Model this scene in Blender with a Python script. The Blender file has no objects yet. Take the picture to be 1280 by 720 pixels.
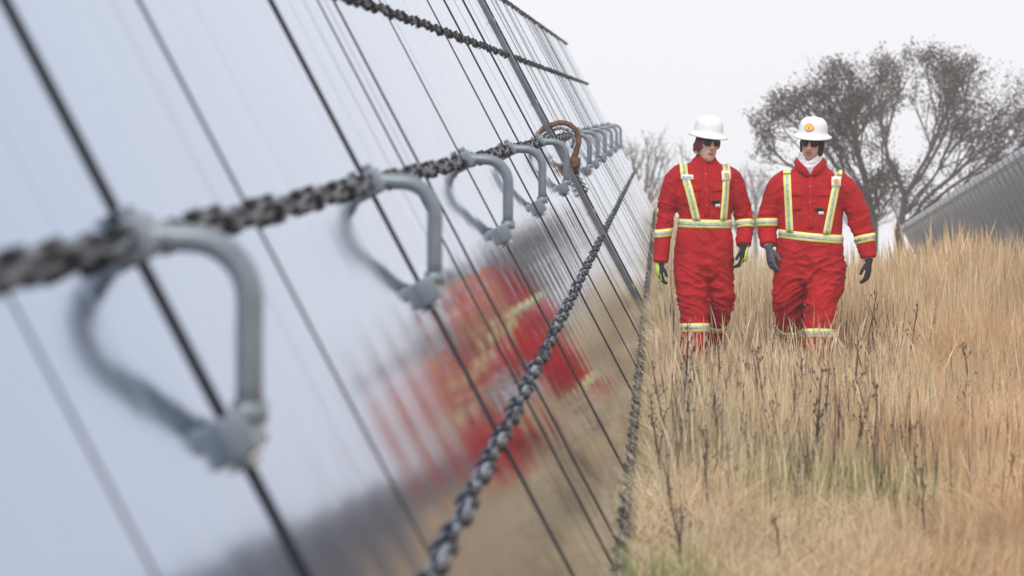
import bpy, bmesh, math, random
import numpy as np
from mathutils import Vector, Matrix, noise
from mathutils.bvhtree import BVHTree

random.seed(7)
rng = np.random.default_rng(7)
SC = bpy.context.scene
COL = SC.collection
R = math.radians

# ------------------------------------------------------------------ camera
FPX = 3000.0            # focal length in photo pixels (1280 wide)
EYE = 1.8
cam_d = bpy.data.cameras.new('camera')
cam = bpy.data.objects.new('camera', cam_d)
COL.objects.link(cam)
cam.location = (0, 0, EYE)
cam.rotation_euler = (R(90), 0, 0)
cam_d.sensor_width = 36
cam_d.lens = 36 * FPX / 1280
cam_d.shift_x = -190 / 1280
cam_d.shift_y = -220 / 1280
cam_d.clip_start = 0.05
cam_d.clip_end = 2000
cam_d.dof.use_dof = True
cam_d.dof.focus_distance = 18.6
cam_d.dof.aperture_fstop = 2.7
SC.camera = cam

# ------------------------------------------------------------------ overcast sky
SUN_EL, SUN_AZ = R(48), R(200)      # azimuth measured from +Y (view direction) clockwise
w = bpy.data.worlds.new('World')
SC.world = w
w.use_nodes = True
nt = w.node_tree
nt.nodes.clear()
wo = nt.nodes.new('ShaderNodeOutputWorld')
bg = nt.nodes.new('ShaderNodeBackground')
sky = nt.nodes.new('ShaderNodeTexSky')
sky.sky_type = 'NISHITA'
sky.sun_disc = False
sky.sun_elevation = SUN_EL
sky.sun_rotation = SUN_AZ
sky.dust_density = 6
mixw = nt.nodes.new('ShaderNodeMix')
mixw.data_type = 'RGBA'
mixw.inputs['Factor'].default_value = 0.93          # thick, even cloud
mixw.inputs['B'].default_value = (7.9, 8.0, 8.4, 1)
nt.links.new(sky.outputs['Color'], mixw.inputs['A'])
nt.links.new(mixw.outputs['Result'], bg.inputs['Color'])
bg.inputs['Strength'].default_value = 0.1
nt.links.new(bg.outputs['Background'], wo.inputs['Surface'])

sun_d = bpy.data.lights.new('sun', 'SUN')
sun_d.energy = 1.5
sun_d.angle = R(35)
sun_d.color = (1.0, 0.97, 0.93)
sun = bpy.data.objects.new('sun', sun_d)
COL.objects.link(sun)
sd = Vector((math.sin(SUN_AZ) * math.cos(SUN_EL), math.cos(SUN_AZ) * math.cos(SUN_EL), math.sin(SUN_EL)))
sun.rotation_euler = sd.to_track_quat('Z', 'Y').to_euler()
sun.location = sd * 60

SC.view_settings.view_transform = 'Standard'
SC.view_settings.look = 'None'
SC.view_settings.exposure = 0.4
SC.view_settings.gamma = 1
SC.cycles.use_denoising = True
SC.cycles.max_bounces = 6
SC.cycles.volume_bounces = 1
SC.cycles.transparent_max_bounces = 4

# ------------------------------------------------------------------ materials
def newmat(name):
    m = bpy.data.materials.new(name)
    m.use_nodes = True
    return m, m.node_tree, m.node_tree.nodes['Principled BSDF']

def simple(name, col, rough=0.6, metal=0.0, var=0.0, scale=20, bump=0.0, bscale=80, spec=0.5):
    m, t, p = newmat(name)
    p.inputs['Base Color'].default_value = (*col, 1)
    p.inputs['Roughness'].default_value = rough
    p.inputs['Metallic'].default_value = metal
    p.inputs['Specular IOR Level'].default_value = spec
    tc = t.nodes.new('ShaderNodeTexCoord')
    if var > 0:
        n = t.nodes.new('ShaderNodeTexNoise')
        n.inputs['Scale'].default_value = scale
        n.inputs['Detail'].default_value = 5
        t.links.new(tc.outputs['Object'], n.inputs['Vector'])
        r = t.nodes.new('ShaderNodeValToRGB')
        r.color_ramp.elements[0].position = 0.3
        r.color_ramp.elements[1].position = 0.7
        r.color_ramp.elements[0].color = (*[c * (1 - var) for c in col], 1)
        r.color_ramp.elements[1].color = (*[min(1, c * (1 + var)) for c in col], 1)
        t.links.new(n.outputs['Fac'], r.inputs['Fac'])
        t.links.new(r.outputs['Color'], p.inputs['Base Color'])
    if bump > 0:
        n2 = t.nodes.new('ShaderNodeTexNoise')
        n2.inputs['Scale'].default_value = bscale
        n2.inputs['Detail'].default_value = 4
        t.links.new(tc.outputs['Object'], n2.inputs['Vector'])
        b = t.nodes.new('ShaderNodeBump')
        b.inputs['Strength'].default_value = 1
        b.inputs['Distance'].default_value = bump
        t.links.new(n2.outputs['Fac'], b.inputs['Height'])
        t.links.new(b.outputs['Normal'], p.inputs['Normal'])
    return m

def attr_mat(name, rough=0.8, transl=0.0):
    m, t, p = newmat(name)
    a = t.nodes.new('ShaderNodeAttribute')
    a.attribute_name = 'tint'
    t.links.new(a.outputs['Color'], p.inputs['Base Color'])
    p.inputs['Roughness'].default_value = rough
    p.inputs['Specular IOR Level'].default_value = 0.2
    if transl > 0:
        tr = t.nodes.new('ShaderNodeBsdfTranslucent')
        t.links.new(a.outputs['Color'], tr.inputs['Color'])
        mx = t.nodes.new('ShaderNodeMixShader')
        mx.inputs['Fac'].default_value = transl
        t.links.new(p.outputs['BSDF'], mx.inputs[1])
        t.links.new(tr.outputs['BSDF'], mx.inputs[2])
        t.links.new(mx.outputs['Shader'], t.nodes['Material Output'].inputs['Surface'])
    return m

def slat_material(r_lo=0.04, r_hi=0.085):
    m, t, p = newmat('polished_sheet_metal')
    p.inputs['Metallic'].default_value = 1
    p.inputs['Base Color'].default_value = (0.42, 0.495, 0.63, 1)
    tc = t.nodes.new('ShaderNodeTexCoord')
    # rolling marks: streaks that run the length of the slat
    mp = t.nodes.new('ShaderNodeMapping')
    mp.inputs['Scale'].default_value = (1.5, 9, 0.5)
    t.links.new(tc.outputs['Object'], mp.inputs['Vector'])
    oi = t.nodes.new('ShaderNodeObjectInfo')
    n = t.nodes.new('ShaderNodeTexNoise')
    n.noise_dimensions = '4D'
    n.inputs['Scale'].default_value = 1
    n.inputs['Detail'].default_value = 2
    mu = t.nodes.new('ShaderNodeMath'); mu.operation = 'MULTIPLY'; mu.inputs[1].default_value = 40
    t.links.new(oi.outputs['Random'], mu.inputs[0])
    t.links.new(mu.outputs[0], n.inputs['W'])
    t.links.new(mp.outputs['Vector'], n.inputs['Vector'])
    n3 = t.nodes.new('ShaderNodeTexNoise')      # gentle dents
    n3.inputs['Scale'].default_value = 2.2
    n3.inputs['Detail'].default_value = 1
    t.links.new(tc.outputs['Object'], n3.inputs['Vector'])
    b1 = t.nodes.new('ShaderNodeBump'); b1.inputs['Distance'].default_value = 0.0005
    b2 = t.nodes.new('ShaderNodeBump'); b2.inputs['Distance'].default_value = 0.0007
    t.links.new(n.outputs['Fac'], b1.inputs['Height'])
    t.links.new(n3.outputs['Fac'], b2.inputs['Height'])
    t.links.new(b1.outputs['Normal'], b2.inputs['Normal'])
    t.links.new(b2.outputs['Normal'], p.inputs['Normal'])
    # worn film: roughness varies
    n2 = t.nodes.new('ShaderNodeTexNoise'); n2.inputs['Scale'].default_value = 3; n2.inputs['Detail'].default_value = 4
    t.links.new(tc.outputs['Object'], n2.inputs['Vector'])
    mr = t.nodes.new('ShaderNodeMapRange')
    mr.inputs['From Min'].default_value = 0.3; mr.inputs['From Max'].default_value = 0.7
    mr.inputs['To Min'].default_value = r_lo; mr.inputs['To Max'].default_value = r_hi
    t.links.new(n2.outputs['Fac'], mr.inputs['Value'])
    t.links.new(mr.outputs['Result'], p.inputs['Roughness'])
    return m

M = {}
M['slat'] = slat_material()
M['slat_dull'] = slat_material(0.055, 0.095)      # weathered, duller sheets towards the near end
M['slat_duller'] = slat_material(0.095, 0.14)
M['galv'] = simple('galvanised_steel', (0.30, 0.33, 0.35), 0.5, 0.85, 0.25, 9, 0.0006, 60)
M['galv_back'] = simple('galvanised_back', (0.40, 0.43, 0.47), 0.42, 0.35, 0.3, 5, 0.0006, 40)
M['hoop'] = simple('grey_coated_steel', (0.215, 0.25, 0.28), 0.36, 0.25, 0.14, 12)
M['link'] = simple('zinc_wire', (0.40, 0.43, 0.47), 0.42, 0.5, 0.3, 30)
M['link_dark'] = simple('dark_wire', (0.10, 0.11, 0.125), 0.45, 0.4, 0.35, 30)  # darker wire tone, on every chain but the pale one
M['black_iron'] = simple('black_iron', (0.018, 0.018, 0.022), 0.5, 0.2, 0.3, 30)
M['batten'] = simple('dark_batten', (0.016, 0.016, 0.026), 0.5, 0.3, 0.3, 12)
M['bolt'] = simple('bright_bolt', (0.65, 0.66, 0.68), 0.3, 0.7)
M['rust'] = simple('rusty_iron', (0.165, 0.085, 0.05), 0.8, 0.2, 0.6, 24, 0.003, 60)
M['bar'] = simple('joint_bar', (0.17, 0.18, 0.20), 0.4, 0.5, 0.25, 6)
M['red'] = simple('red_coverall_cloth', (0.42, 0.011, 0.015), 0.82, 0, 0.22, 6, 0.006, 38, spec=0.25)
M['reddark'] = simple('red_pocket_cloth', (0.46, 0.011, 0.013), 0.85, 0, 0.1, 20, 0.002, 60, spec=0.25)
M['yellow'] = simple('lime_tape', (0.82, 0.85, 0.26), 0.6, 0, 0.06, 20)
M['silver'] = simple('silver_tape', (0.46, 0.49, 0.47), 0.4, 0.1, 0.35, 45)
M['skin'] = simple('skin', (0.64, 0.37, 0.29), 0.5, 0, 0.12, 38)
M['skin_stubble'] = simple('skin_ruddy', (0.62, 0.36, 0.27), 0.55, 0, 0.14, 38)
M['stubble'] = simple('stubble', (0.40, 0.24, 0.18), 0.8, 0, 0.3, 120)
M['lips'] = simple('lips', (0.36, 0.12, 0.11), 0.5)
M['hair'] = simple('dark_red_hair', (0.17, 0.018, 0.03), 0.55, 0, 0.4, 60)
M['white_shell'] = simple('white_helmet_shell', (0.82, 0.82, 0.83), 0.32, 0, 0.03, 8)
M['black_cloth'] = simple('black_cloth', (0.012, 0.012, 0.017), 0.9)
M['black_plastic'] = simple('black_plastic', (0.01, 0.01, 0.012), 0.25)
M['lens'] = simple('dark_lens', (0.006, 0.005, 0.006), 0.08, 0, spec=0.6)
M['glove_grey'] = simple('grey_glove', (0.09, 0.095, 0.115), 0.85, 0, 0.3, 40)
M['glove_black'] = simple('black_glove', (0.02, 0.02, 0.024), 0.85, 0, 0.3, 40)
M['glove_lime'] = simple('lime_glove', (0.62, 0.72, 0.09), 0.7, 0, 0.1, 40)
M['boot'] = simple('boot_leather', (0.06, 0.035, 0.02), 0.6, 0, 0.3, 30)
M['scarf'] = simple('white_scarf', (0.72, 0.71, 0.75), 0.9, 0, 0.18, 40, 0.003, 60)
M['white_card'] = simple('white_card', (0.82, 0.82, 0.82), 0.5)
M['ink'] = simple('grey_ink', (0.16, 0.13, 0.15), 0.6)
M['logo_yellow'] = simple('emblem_yellow', (0.86, 0.50, 0.07), 0.45)
M['logo_red'] = simple('emblem_red', (0.72, 0.16, 0.05), 0.45)
M['bark'] = simple('bark', (0.075, 0.06, 0.058), 0.9, 0, 0.3, 8)
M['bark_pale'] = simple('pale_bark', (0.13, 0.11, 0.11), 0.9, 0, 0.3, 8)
M['leaf'] = attr_mat('withered_leaf', 0.8, 0.25)
M['grass'] = attr_mat('dry_grass_blades', 0.75, 0.25)

# ------------------------------------------------------------------ mesh helpers
def link(name, me, mats, parent=None):
    o = bpy.data.objects.new(name, me)
    COL.objects.link(o)
    if not isinstance(mats, (list, tuple)):
        mats = [mats]
    for m in mats:
        if m is not None and len(me.materials) < len(mats):
            me.materials.append(m)
    if parent is not None:
        o.parent = parent
    return o

def tag(o, label, cat, group=None):
    o['label'] = label
    o['category'] = cat
    if group:
        o['group'] = group
    return o

def empty(name, loc=(0, 0, 0)):
    o = bpy.data.objects.new(name, None)
    COL.objects.link(o)
    o.location = loc
    o.empty_display_size = 0.1
    return o

class MB:
    """collects vertices and faces for one mesh"""
    def __init__(self):
        self.v, self.f, self.mi = [], [], []
    def add(self, vs, fs, mi=0):
        k = len(self.v)
        self.v += [tuple(p) for p in vs]
        for f in fs:
            self.f.append(tuple(i + k for i in f))
            self.mi.append(mi)
    def box(self, c, s, rot=None, mi=0, ch=0.0):
        hx, hy, hz = s[0] / 2, s[1] / 2, s[2] / 2
        if ch <= 0:
            vs = [Vector((x, y, z)) for x in (-hx, hx) for y in (-hy, hy) for z in (-hz, hz)]
            fs = [(0, 1, 3, 2), (4, 6, 7, 5), (0, 4, 5, 1), (2, 3, 7, 6), (0, 2, 6, 4), (1, 5, 7, 3)]
        else:
            b = bmesh.new()
            bmesh.ops.create_cube(b, size=1)
            for q in b.verts:
                q.co = Vector((q.co.x * s[0], q.co.y * s[1], q.co.z * s[2]))
            bmesh.ops.bevel(b, geom=b.edges[:], offset=ch, segments=2, affect='EDGES', profile=0.6)
            b.verts.index_update()
            vs = [q.co.copy() for q in b.verts]
            fs = [[q.index for q in f.verts] for f in b.faces]
            b.free()
        if rot is not None:
            vs = [rot @ q for q in vs]
        c = Vector(c)
        self.add([q + c for q in vs], fs, mi)
    def tube(self, pts, rad, n=8, mi=0, cap=True, ref=(0, 1, 0), flat=1.0):
        pts = [Vector(p) for p in pts]
        if not isinstance(rad, (list, tuple)):
            rad = [rad] * len(pts)
        rings = []
        nrm = Vector(ref)
        for i, p in enumerate(pts):
            t = (pts[min(i + 1, len(pts) - 1)] - pts[max(i - 1, 0)]).normalized()
            b = nrm - nrm.dot(t) * t
            if b.length < 1e-4:
                b = t.orthogonal()
            b.normalize()
            nrm = b
            a = t.cross(b)
            r = rad[i]
            rings.append([p + (a * math.cos(2 * math.pi * k / n) + b * flat * math.sin(2 * math.pi * k / n)) * r for k in range(n)])
        vs = [q for rg in rings for q in rg]
        fs = []
        for i in range(len(pts) - 1):
            for k in range(n):
                a0, a1 = i * n + k, i * n + (k + 1) % n
                fs.append((a0, a1, a1 + n, a0 + n))
        if cap:
            fs.append(tuple(range(n - 1, -1, -1)))
            fs.append(tuple((len(pts) - 1) * n + k for k in range(n)))
        self.add(vs, fs, mi)
    def mesh(self, name, smooth=True):
        me = bpy.data.meshes.new(name)
        me.from_pydata(self.v, [], self.f)
        me.update()
        me.polygons.foreach_set('material_index', self.mi)
        if smooth:
            me.polygons.foreach_set('use_smooth', [True] * len(self.f))
        return me
    def build(self, name, mats, parent=None, smooth=True):
        return link(name, self.mesh(name, smooth), mats, parent)

def np_mesh(name, verts, tris, tint=None, smooth=False):
    """big triangle mesh from arrays, optional per-vertex colour 'tint'"""
    me = bpy.data.meshes.new(name)
    nv, nf = len(verts), len(tris)
    me.vertices.add(nv)
    me.vertices.foreach_set('co', np.asarray(verts, np.float32).ravel())
    me.loops.add(nf * 3)
    me.loops.foreach_set('vertex_index', np.asarray(tris, np.int32).ravel())
    me.polygons.add(nf)
    me.polygons.foreach_set('loop_start', np.arange(0, nf * 3, 3, dtype=np.int32))
    me.update(calc_edges=True)
    if smooth:
        me.polygons.foreach_set('use_smooth', np.ones(nf, bool))
    if tint is not None:
        a = me.attributes.new('tint', 'FLOAT_COLOR', 'POINT')
        a.data.foreach_set('color', np.c_[tint, np.ones(len(tint))].astype(np.float32).ravel())
    return me

# ------------------------------------------------------------------ ground
def sstep(a, b, x):
    t = np.clip((np.asarray(x, float) - a) / (b - a), 0, 1)
    return t * t * (3 - 2 * t)

def ground_z(x, y):
    x = np.asarray(x, float); y = np.asarray(y, float)
    d = y - 21.5
    fall = 0.13 * np.log1p(np.exp(np.clip(d / 1.6, -40, 40))) * 1.6
    side = sstep(-0.1, 1.6, x)
    beyond = sstep(43.5, 60, y)
    fall = fall * np.maximum(side, beyond)
    right = 0.65 * sstep(2.6, 5.4, x) + 0.05 * np.clip(x - 6, 0, 60)
    bumpy = 0.03 * np.sin(x * 2.1 + y * 0.7) * np.sin(y * 1.3 - x * 0.6)
    return -fall - right + bumpy - 0.02

def build_ground():
    xs = np.concatenate([np.arange(-60, -6, 4), np.arange(-6, 10, 0.4), np.arange(10, 71, 4)])
    ys = np.concatenate([np.arange(-50, 0, 4), np.arange(0, 52, 0.5), np.arange(52, 171, 4)])
    X, Y = np.meshgrid(xs, ys)
    Z = ground_z(X, Y)
    v = np.stack([X.ravel(), Y.ravel(), Z.ravel()], 1)
    nx, ny = len(xs), len(ys)
    i = (np.arange(ny - 1)[:, None] * nx + np.arange(nx - 1)[None, :]).ravel()
    tris = np.concatenate([np.stack([i, i + 1, i + nx + 1], 1), np.stack([i, i + nx + 1, i + nx], 1)])
    m, t, p = newmat('thatch_ground')
    tc = t.nodes.new('ShaderNodeTexCoord')
    n = t.nodes.new('ShaderNodeTexNoise'); n.inputs['Scale'].default_value = 3.5; n.inputs['Detail'].default_value = 8
    t.links.new(tc.outputs['Object'], n.inputs['Vector'])
    r = t.nodes.new('ShaderNodeValToRGB')
    r.color_ramp.elements[0].position = 0.35; r.color_ramp.elements[0].color = (0.26, 0.18, 0.105, 1)
    r.color_ramp.elements[1].position = 0.68; r.color_ramp.elements[1].color = (0.50, 0.375, 0.235, 1)
    t.links.new(n.outputs['Fac'], r.inputs['Fac'])
    t.links.new(r.outputs['Color'], p.inputs['Base Color'])
    p.inputs['Roughness'].default_value = 0.95
    b = t.nodes.new('ShaderNodeBump'); b.inputs['Distance'].default_value = 0.05
    n2 = t.nodes.new('ShaderNodeTexNoise'); n2.inputs['Scale'].default_value = 25; n2.inputs['Detail'].default_value = 5
    t.links.new(tc.outputs['Object'], n2.inputs['Vector'])
    t.links.new(n2.outputs['Fac'], b.inputs['Height'])
    t.links.new(b.outputs['Normal'], p.inputs['Normal'])
    o = link('ground', np_mesh('ground', v, tris, smooth=True), m)
    o['kind'] = 'structure'
build_ground()

# ------------------------------------------------------------------ slatted panels
ZE = 43.2
BX, BZ = -12 * ZE / FPX, 0.0
TX, TZ = BX - 110 * ZE / FPX, 210 * ZE / FPX
PL = math.hypot(TX - BX, TZ - BZ)                 # length up the slope
TD = Vector(((TX - BX) / PL, 0, (TZ - BZ) / PL))   # up the slope
ND = Vector((TD.z, 0, -TD.x))                      # out of the face
ROT = Matrix((ND, Vector((0, 1, 0)), TD)).transposed()   # local x = out, y = along, z = up the slope
CHT = [0.004, 0.236, 0.514, 0.759, 0.996]

LINKP = 0.345
CO = {'wide': 0.021, 'thin': 0.0145, 'pale': 0.018}
def link_mesh(kind):
    mb = MB()
    n = 6
    co = CO[kind]
    r0, rw = (0.013, 0.0105) if kind == 'wide' else (0.0072, 0.0066)
    for s in (0, 1):
        pts = []
        for i in range(n + 1):
            a = math.pi * (i / n + s)
            pts.append((co + r0 * math.sin(a) * 0.8, LINKP * i / n, r0 * math.cos(a) * 1.25))
        mb.tube(pts, rw, 4, 0, cap=False, ref=(1, 0, 0))
    # dark clip heads where the strands cross over
    for sz in (-1, 1):
        if kind == 'wide':
            mb.box((co + 0.004, 0.05 if sz > 0 else LINKP * 0.5, sz * 0.0225), (0.024, 0.10, 0.019), mi=1)
        else:
            mb.box((co + 0.006, 0.09 if sz > 0 else LINKP * 0.55, sz * 0.009), (0.022, 0.10, 0.018), mi=1)
    return mb.mesh('link')
LINKS = {}
for kd in ('wide', 'thin', 'pale'):
    me = link_mesh(kd)
    me.materials.append(M['link'] if kd == 'pale' else M['link_dark']); me.materials.append(M['black_iron'])
    LINKS[kd] = me

def hoop_meshes():
    """bent handle with its foot, in panel space (x out, z up the slope), origin on the mid chain"""
    inv = ROT.transposed()
    def W(x, z):
        return inv @ Vector((x, 0, z))
    pts = [W(-0.01, 0.012), W(0.05, 0.018), W(0.10, 0.014)]
    cx, cz, rr = 0.115, -0.098, 0.112
    for k in range(0, 9):
        a = math.pi / 2 * (1 - k / 8)
        pts.append(W(cx + rr * math.cos(a), cz + rr * math.sin(a)))
    pts += [W(0.226, -0.17), W(0.226, -0.25), W(0.226, -0.31)]
    bar = MB(); bar.tube(pts, 0.0255, 14)
    bar.v = bar.v
    cl = MB(); cl.box((0.026, 0, 0.0), (0.062, 0.11, 0.082), ch=0.007)
    for yy in (-0.036, 0.036):
        cl.tube([(0.05, yy, -0.02), (0.07, yy, -0.02)], 0.012, 6, ref=(0, 1, 0))
    cl.box((0.03, 0, 0.05), (0.03, 0.05, 0.03), ch=0.006)
    ft = MB()
    c = W(0.205, -0.345)
    rot = Matrix.Rotation(math.atan2(-TD.x, TD.z), 3, 'Y')
    ft.box((c.x - 0.002, 0, c.z), (0.075, 0.12, 0.082), ch=0.006)
    c3 = W(0.226, -0.305)
    ft.tube([W(0.226, -0.285), W(0.226, -0.325)], 0.034, 14)
    bo = MB()
    d = W(0.205, -0.43)
    bo.tube([(c.x, 0, c.z - 0.035), (c.x, 0, c.z - 0.062)], 0.021, 6, ref=(1, 0, 0))
    return [q.mesh(nm) for q, nm in ((bar, 'hoop'), (cl, 'clamp'), (ft, 'foot'), (bo, 'bolt'))]
HM = hoop_meshes()
for me, mt in zip(HM, (M['hoop'], M['hoop'], M['hoop'], M['bolt'])):
    me.materials.append(mt)

def child(name, me, parent, loc=(0, 0, 0), rot=(0, 0, 0), scale=None):
    o = bpy.data.objects.new(name, me)
    COL.objects.link(o)
    o.parent = parent
    o.location = loc
    o.rotation_euler = rot
    if scale:
        o.scale = scale
    return o

def unit_slat(fl=0.0):
    """1 x 1 slat: a shallow pan with turned edges; x out, y width 0..1, z 0..1"""
    b = bmesh.new()
    prof = [(-0.022, 0.0), (-0.002, 0.0), (0.0, 0.012), (0.0005, 0.5), (0.0, 0.988), (-0.002, 1.0), (-0.022, 1.0)]
    lo = [b.verts.new((x, y, 0)) for x, y in prof]
    hi = [b.verts.new((x, y, 1)) for x, y in prof]
    if fl > 0:      # channel section: deep lips turned back, open behind
        prof = [(-0.006, 0.94), (-0.006, 0.07), (-fl, 0.07), (-fl, 0.0), (0, 0.0), (0, 1.0), (-fl, 1.0), (-fl, 0.94)]
        b.clear()
        lo = [b.verts.new((x, y, 0)) for x, y in prof]
        hi = [b.verts.new((x, y, 1)) for x, y in prof]
    for i in range(len(prof) - 1):
        b.faces.new((lo[i], lo[i + 1], hi[i + 1], hi[i]))
    b.faces.new((lo[-1], lo[0], hi[0], hi[-1]))
    b.faces.new(lo[::-1]); b.faces.new(hi)
    bmesh.ops.recalc_face_normals(b, faces=b.faces[:])
    me = bpy.data.meshes.new('slat')
    b.to_mesh(me); b.free()
    return me

def panel(name, label, y0, y1, lines, hoops, slope=0.0, loc=(BX, 0, BZ), batten_rng=None, face='slat', minor=0.45, seed=1, wobble=0.0035, bh=0.011, pitch=0.36, flange=0.0):
    rn = random.Random(seed)
    # root at the panel's foot; its Y axis follows the run of the panel
    root = empty(name, (loc[0], y0, loc[2]))
    tag(root, label, 'panel', 'slatted metal panels')
    root.rotation_euler = (math.atan(slope), 0, 0)
    L = (y1 - y0) * math.sqrt(1 + slope * slope)
    base_rot = ROT.to_euler()
    def P(x_out, s, t):
        return ND * x_out + TD * t + Vector((0, s, 0))
    # slat boundaries: the dark lines plus an even subdivision
    cuts = [0.0] + [q - y0 for q in sorted(lines) if 0.15 < q - y0 < L - 0.15] + [L]
    edges = []
    for a, b_ in zip(cuts[:-1], cuts[1:]):
        n = max(1, round((b_ - a) / pitch))
        edges += [a + (b_ - a) * i / n for i in range(n)]
    edges.append(L)
    sms = {}
    for fm in ({'slat', 'slat_dull', 'slat_duller'} if face == 'slat' else {face}):
        sms[fm] = unit_slat(flange)
        sms[fm].materials.append(M[fm])
    for a, b_ in zip(edges[:-1], edges[1:]):
        tilt = rn.gauss(-0.0105 if flange == 0 else 0.0, wobble)      # lapped: each slat stands a little proud at its far edge
        fm = face if face != 'slat' else 'slat_duller' if a + y0 < 7.2 + rn.uniform(-.5, .5) else 'slat_dull' if a + y0 < 10.5 + rn.uniform(-.8, .8) else 'slat'
        o = child('slat', sms[fm], root, P(rn.uniform(-0.0005, 0.0005), a + 0.0007, 0.0), (0, 0, 0), (1, b_ - a - 0.0014, PL))
        o.rotation_euler = (ROT @ Matrix.Rotation(tilt, 3, 'Z') @ Matrix.Rotation(rn.gauss(0, wobble * 0.3), 3, 'Y')).to_euler()
    # dark battens on the main seams, finer ones on some of the rest
    bm_ = MB(); bm_.box((0.002, 0, PL / 2), (1, 1, PL + 0.03))
    bme = bm_.mesh('batten', False); bme.materials.append(M['batten'])
    for c in cuts[1:-1]:
        child('batten', bme, root, P(0, c, 0), base_rot, (bh * rn.uniform(0.95, 1.05) * FAINT.get(round(c + y0, 3), 1.0), rn.uniform(0.014, 0.024), 1))
    for e in edges[1:-1]:
        if all(abs(e - c) > 0.05 for c in cuts) and rn.random() < minor:
            child('batten', bme, root, P(0, e, 0), base_rot, (bh * rn.uniform(0.12, 0.4), rn.uniform(0.005, 0.012), 1))
    # chains: a core cable carrying twisted links
    for ci, t in enumerate(CHT):
        kd = {1: 'pale', 2: 'wide'}.get(ci, 'thin')
        mb = MB(); mb.tube([(0, 0, 0), (0, L, 0)], 0.007, 6)
        cab = mb.build('cable', M['black_iron'], root)
        cab.location = P(CO[kd], 0, t * PL)
        n = int((L - 0.1) / LINKP)
        off = 0.05 + (L - 0.1 - n * LINKP) / 2
        for k in range(n):
            lk = child('link', LINKS[kd], cab, Vector((0, off + k * LINKP, 0)) - ND * CO[kd] + ND * rn.uniform(0, 0.003))
            lk.rotation_euler = (ROT @ Matrix.Rotation(rn.gauss(0, 0.02), 3, 'X')).to_euler()
            if (ci + k) % 2 == 0:
                lk.scale = (1, 1, -1)
    # hoops
    for hy in hoops:
        s = hy - y0
        h = child('hoop', HM[0], root, P(0, s, CHT[2] * PL), (ROT @ Matrix.Rotation(rn.gauss(0, 0.03), 3, 'X')).to_euler())
        child('clamp', HM[1], h); child('foot', HM[2], h); child('bolt', HM[3], h)
    # rails and props behind
    for t in (0.03, 0.36, 0.66, 0.97):
        mb = MB(); mb.box((0, L / 2, 0), (0.06, L - 0.02, 0.05))
        q = mb.build('rail', M['galv_back'], root, False)
        q.location = P(-0.055 - flange, 0, t * PL); q.rotation_euler = base_rot
    mp = MB(); mp.box((0, 0, PL / 2), (0.07, 0.07, PL * 0.98))
    pm = mp.mesh('post', False); pm.materials.append(M['galv_back'])
    top = P(-0.125, 0, PL * 0.9)
    mq = MB()
    mq.tube([(top.x, 0, top.z), (top.x - 0.25, 0, -0.7)], 0.035, 8)
    qm = mq.mesh('prop'); qm.materials.append(M['galv_back'] if flange == 0 else M['bar'])
    n = max(2, round(L / 3.6))
    for k in range(n + 1):
        s = 0.1 + (L - 0.2) * k / n
        child('post', pm, root, P(-0.122 - flange, s, -0.25 if flange else 0), base_rot, (1, 1, 1) if flange == 0 else (0.45, 0.5, 0.9))
        if flange == 0:
            child('prop', qm, root, (0, s, 0))
    return root

FAINT = {3.55: 0.45, 4.42: 1.75, 5.72: 0.6, 8.0: 0.72, 9.25: 0.75, 9.8: 0.8, 11.75: 0.9, 14.95: 0.85, 16.6: 0.6, 18.75: 0.9}
JOINT = 21.25
near_lines = [3.55, 4.42, 5.72, 8.0, 9.25, 9.8, 11.75, 14.95, 16.6, 18.75]
panel('slatted_panel', 'mirror-bright leaning slatted metal panel nearest the camera, with large blurred grey hoops',
      1.2, JOINT - 0.09, near_lines, [4.40, 7.96, 11.71, 15.0, 18.7], seed=3, minor=0.2, bh=0.021, wobble=0.0026)
far_lines = [22.2, 23.4, 24.3, 25.6, 26.2, 27.7, 28.5, 29.6, 30.8, 31.6, 32.9, 34.2, 35.0, 36.4, 37.5, 38.6, 39.9, 41.0, 42.0]
panel('slatted_panel', 'leaning slatted panel beyond the rusty shackle, with six closely bunched grey hoops',
      JOINT + 0.09, ZE, far_lines, [24.5, 27.6, 31.0, 34.9, 38.5, 42.2], seed=5, minor=0.4, wobble=0.0034, bh=0.011)
RT = (3.78, -0.44, 42.0)
panel('slatted_panel', 'slatted metal panel seen from its dark ribbed underside, at right behind the tall grass',
      17.0, 37.5, [17 + 1.25 * k for k in range(1, 18)], [20.5, 24.1, 27.7, 31.3, 34.9],
      slope=-0.1107, loc=(RT[0] - (TX - BX), 0, RT[1] + 0.1107 * 25 - (TZ - BZ)), seed=9, face='galv_back', pitch=0.42, flange=0.065, minor=0.0)

# joint bar between the two left panels
jb = empty('joint_bar', (BX, JOINT, BZ))
tag(jb, 'grey steel joint bar running up between the two leaning panels', 'bar')
mb = MB(); mb.box((-0.020, 0, PL / 2), (0.10, 0.13, PL + 0.02), ch=0.006)
q = mb.build('bar', M['bar'], jb, False); q.rotation_euler = ROT.to_euler()
mb = MB(); mb.box((-0.008, 0.073, PL / 2), (0.10, 0.016, PL - 0.02))
q = mb.build('seal', M['black_iron'], jb, False); q.rotation_euler = ROT.to_euler()
for t in (0.08, 0.3, 0.43, 0.62, 0.86):
    mb = MB(); mb.box((0.032, 0, 0), (0.008, 0.14, 0.05), ch=0.002)
    mb.tube([(0.033, 0, 0), (0.047, 0, 0)], 0.012, 6, ref=(0, 1, 0), mi=0)
    q = mb.build('cover_plate', M['galv'], jb, False)
    q.rotation_euler = ROT.to_euler(); q.location = TD * (t * PL)

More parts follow.
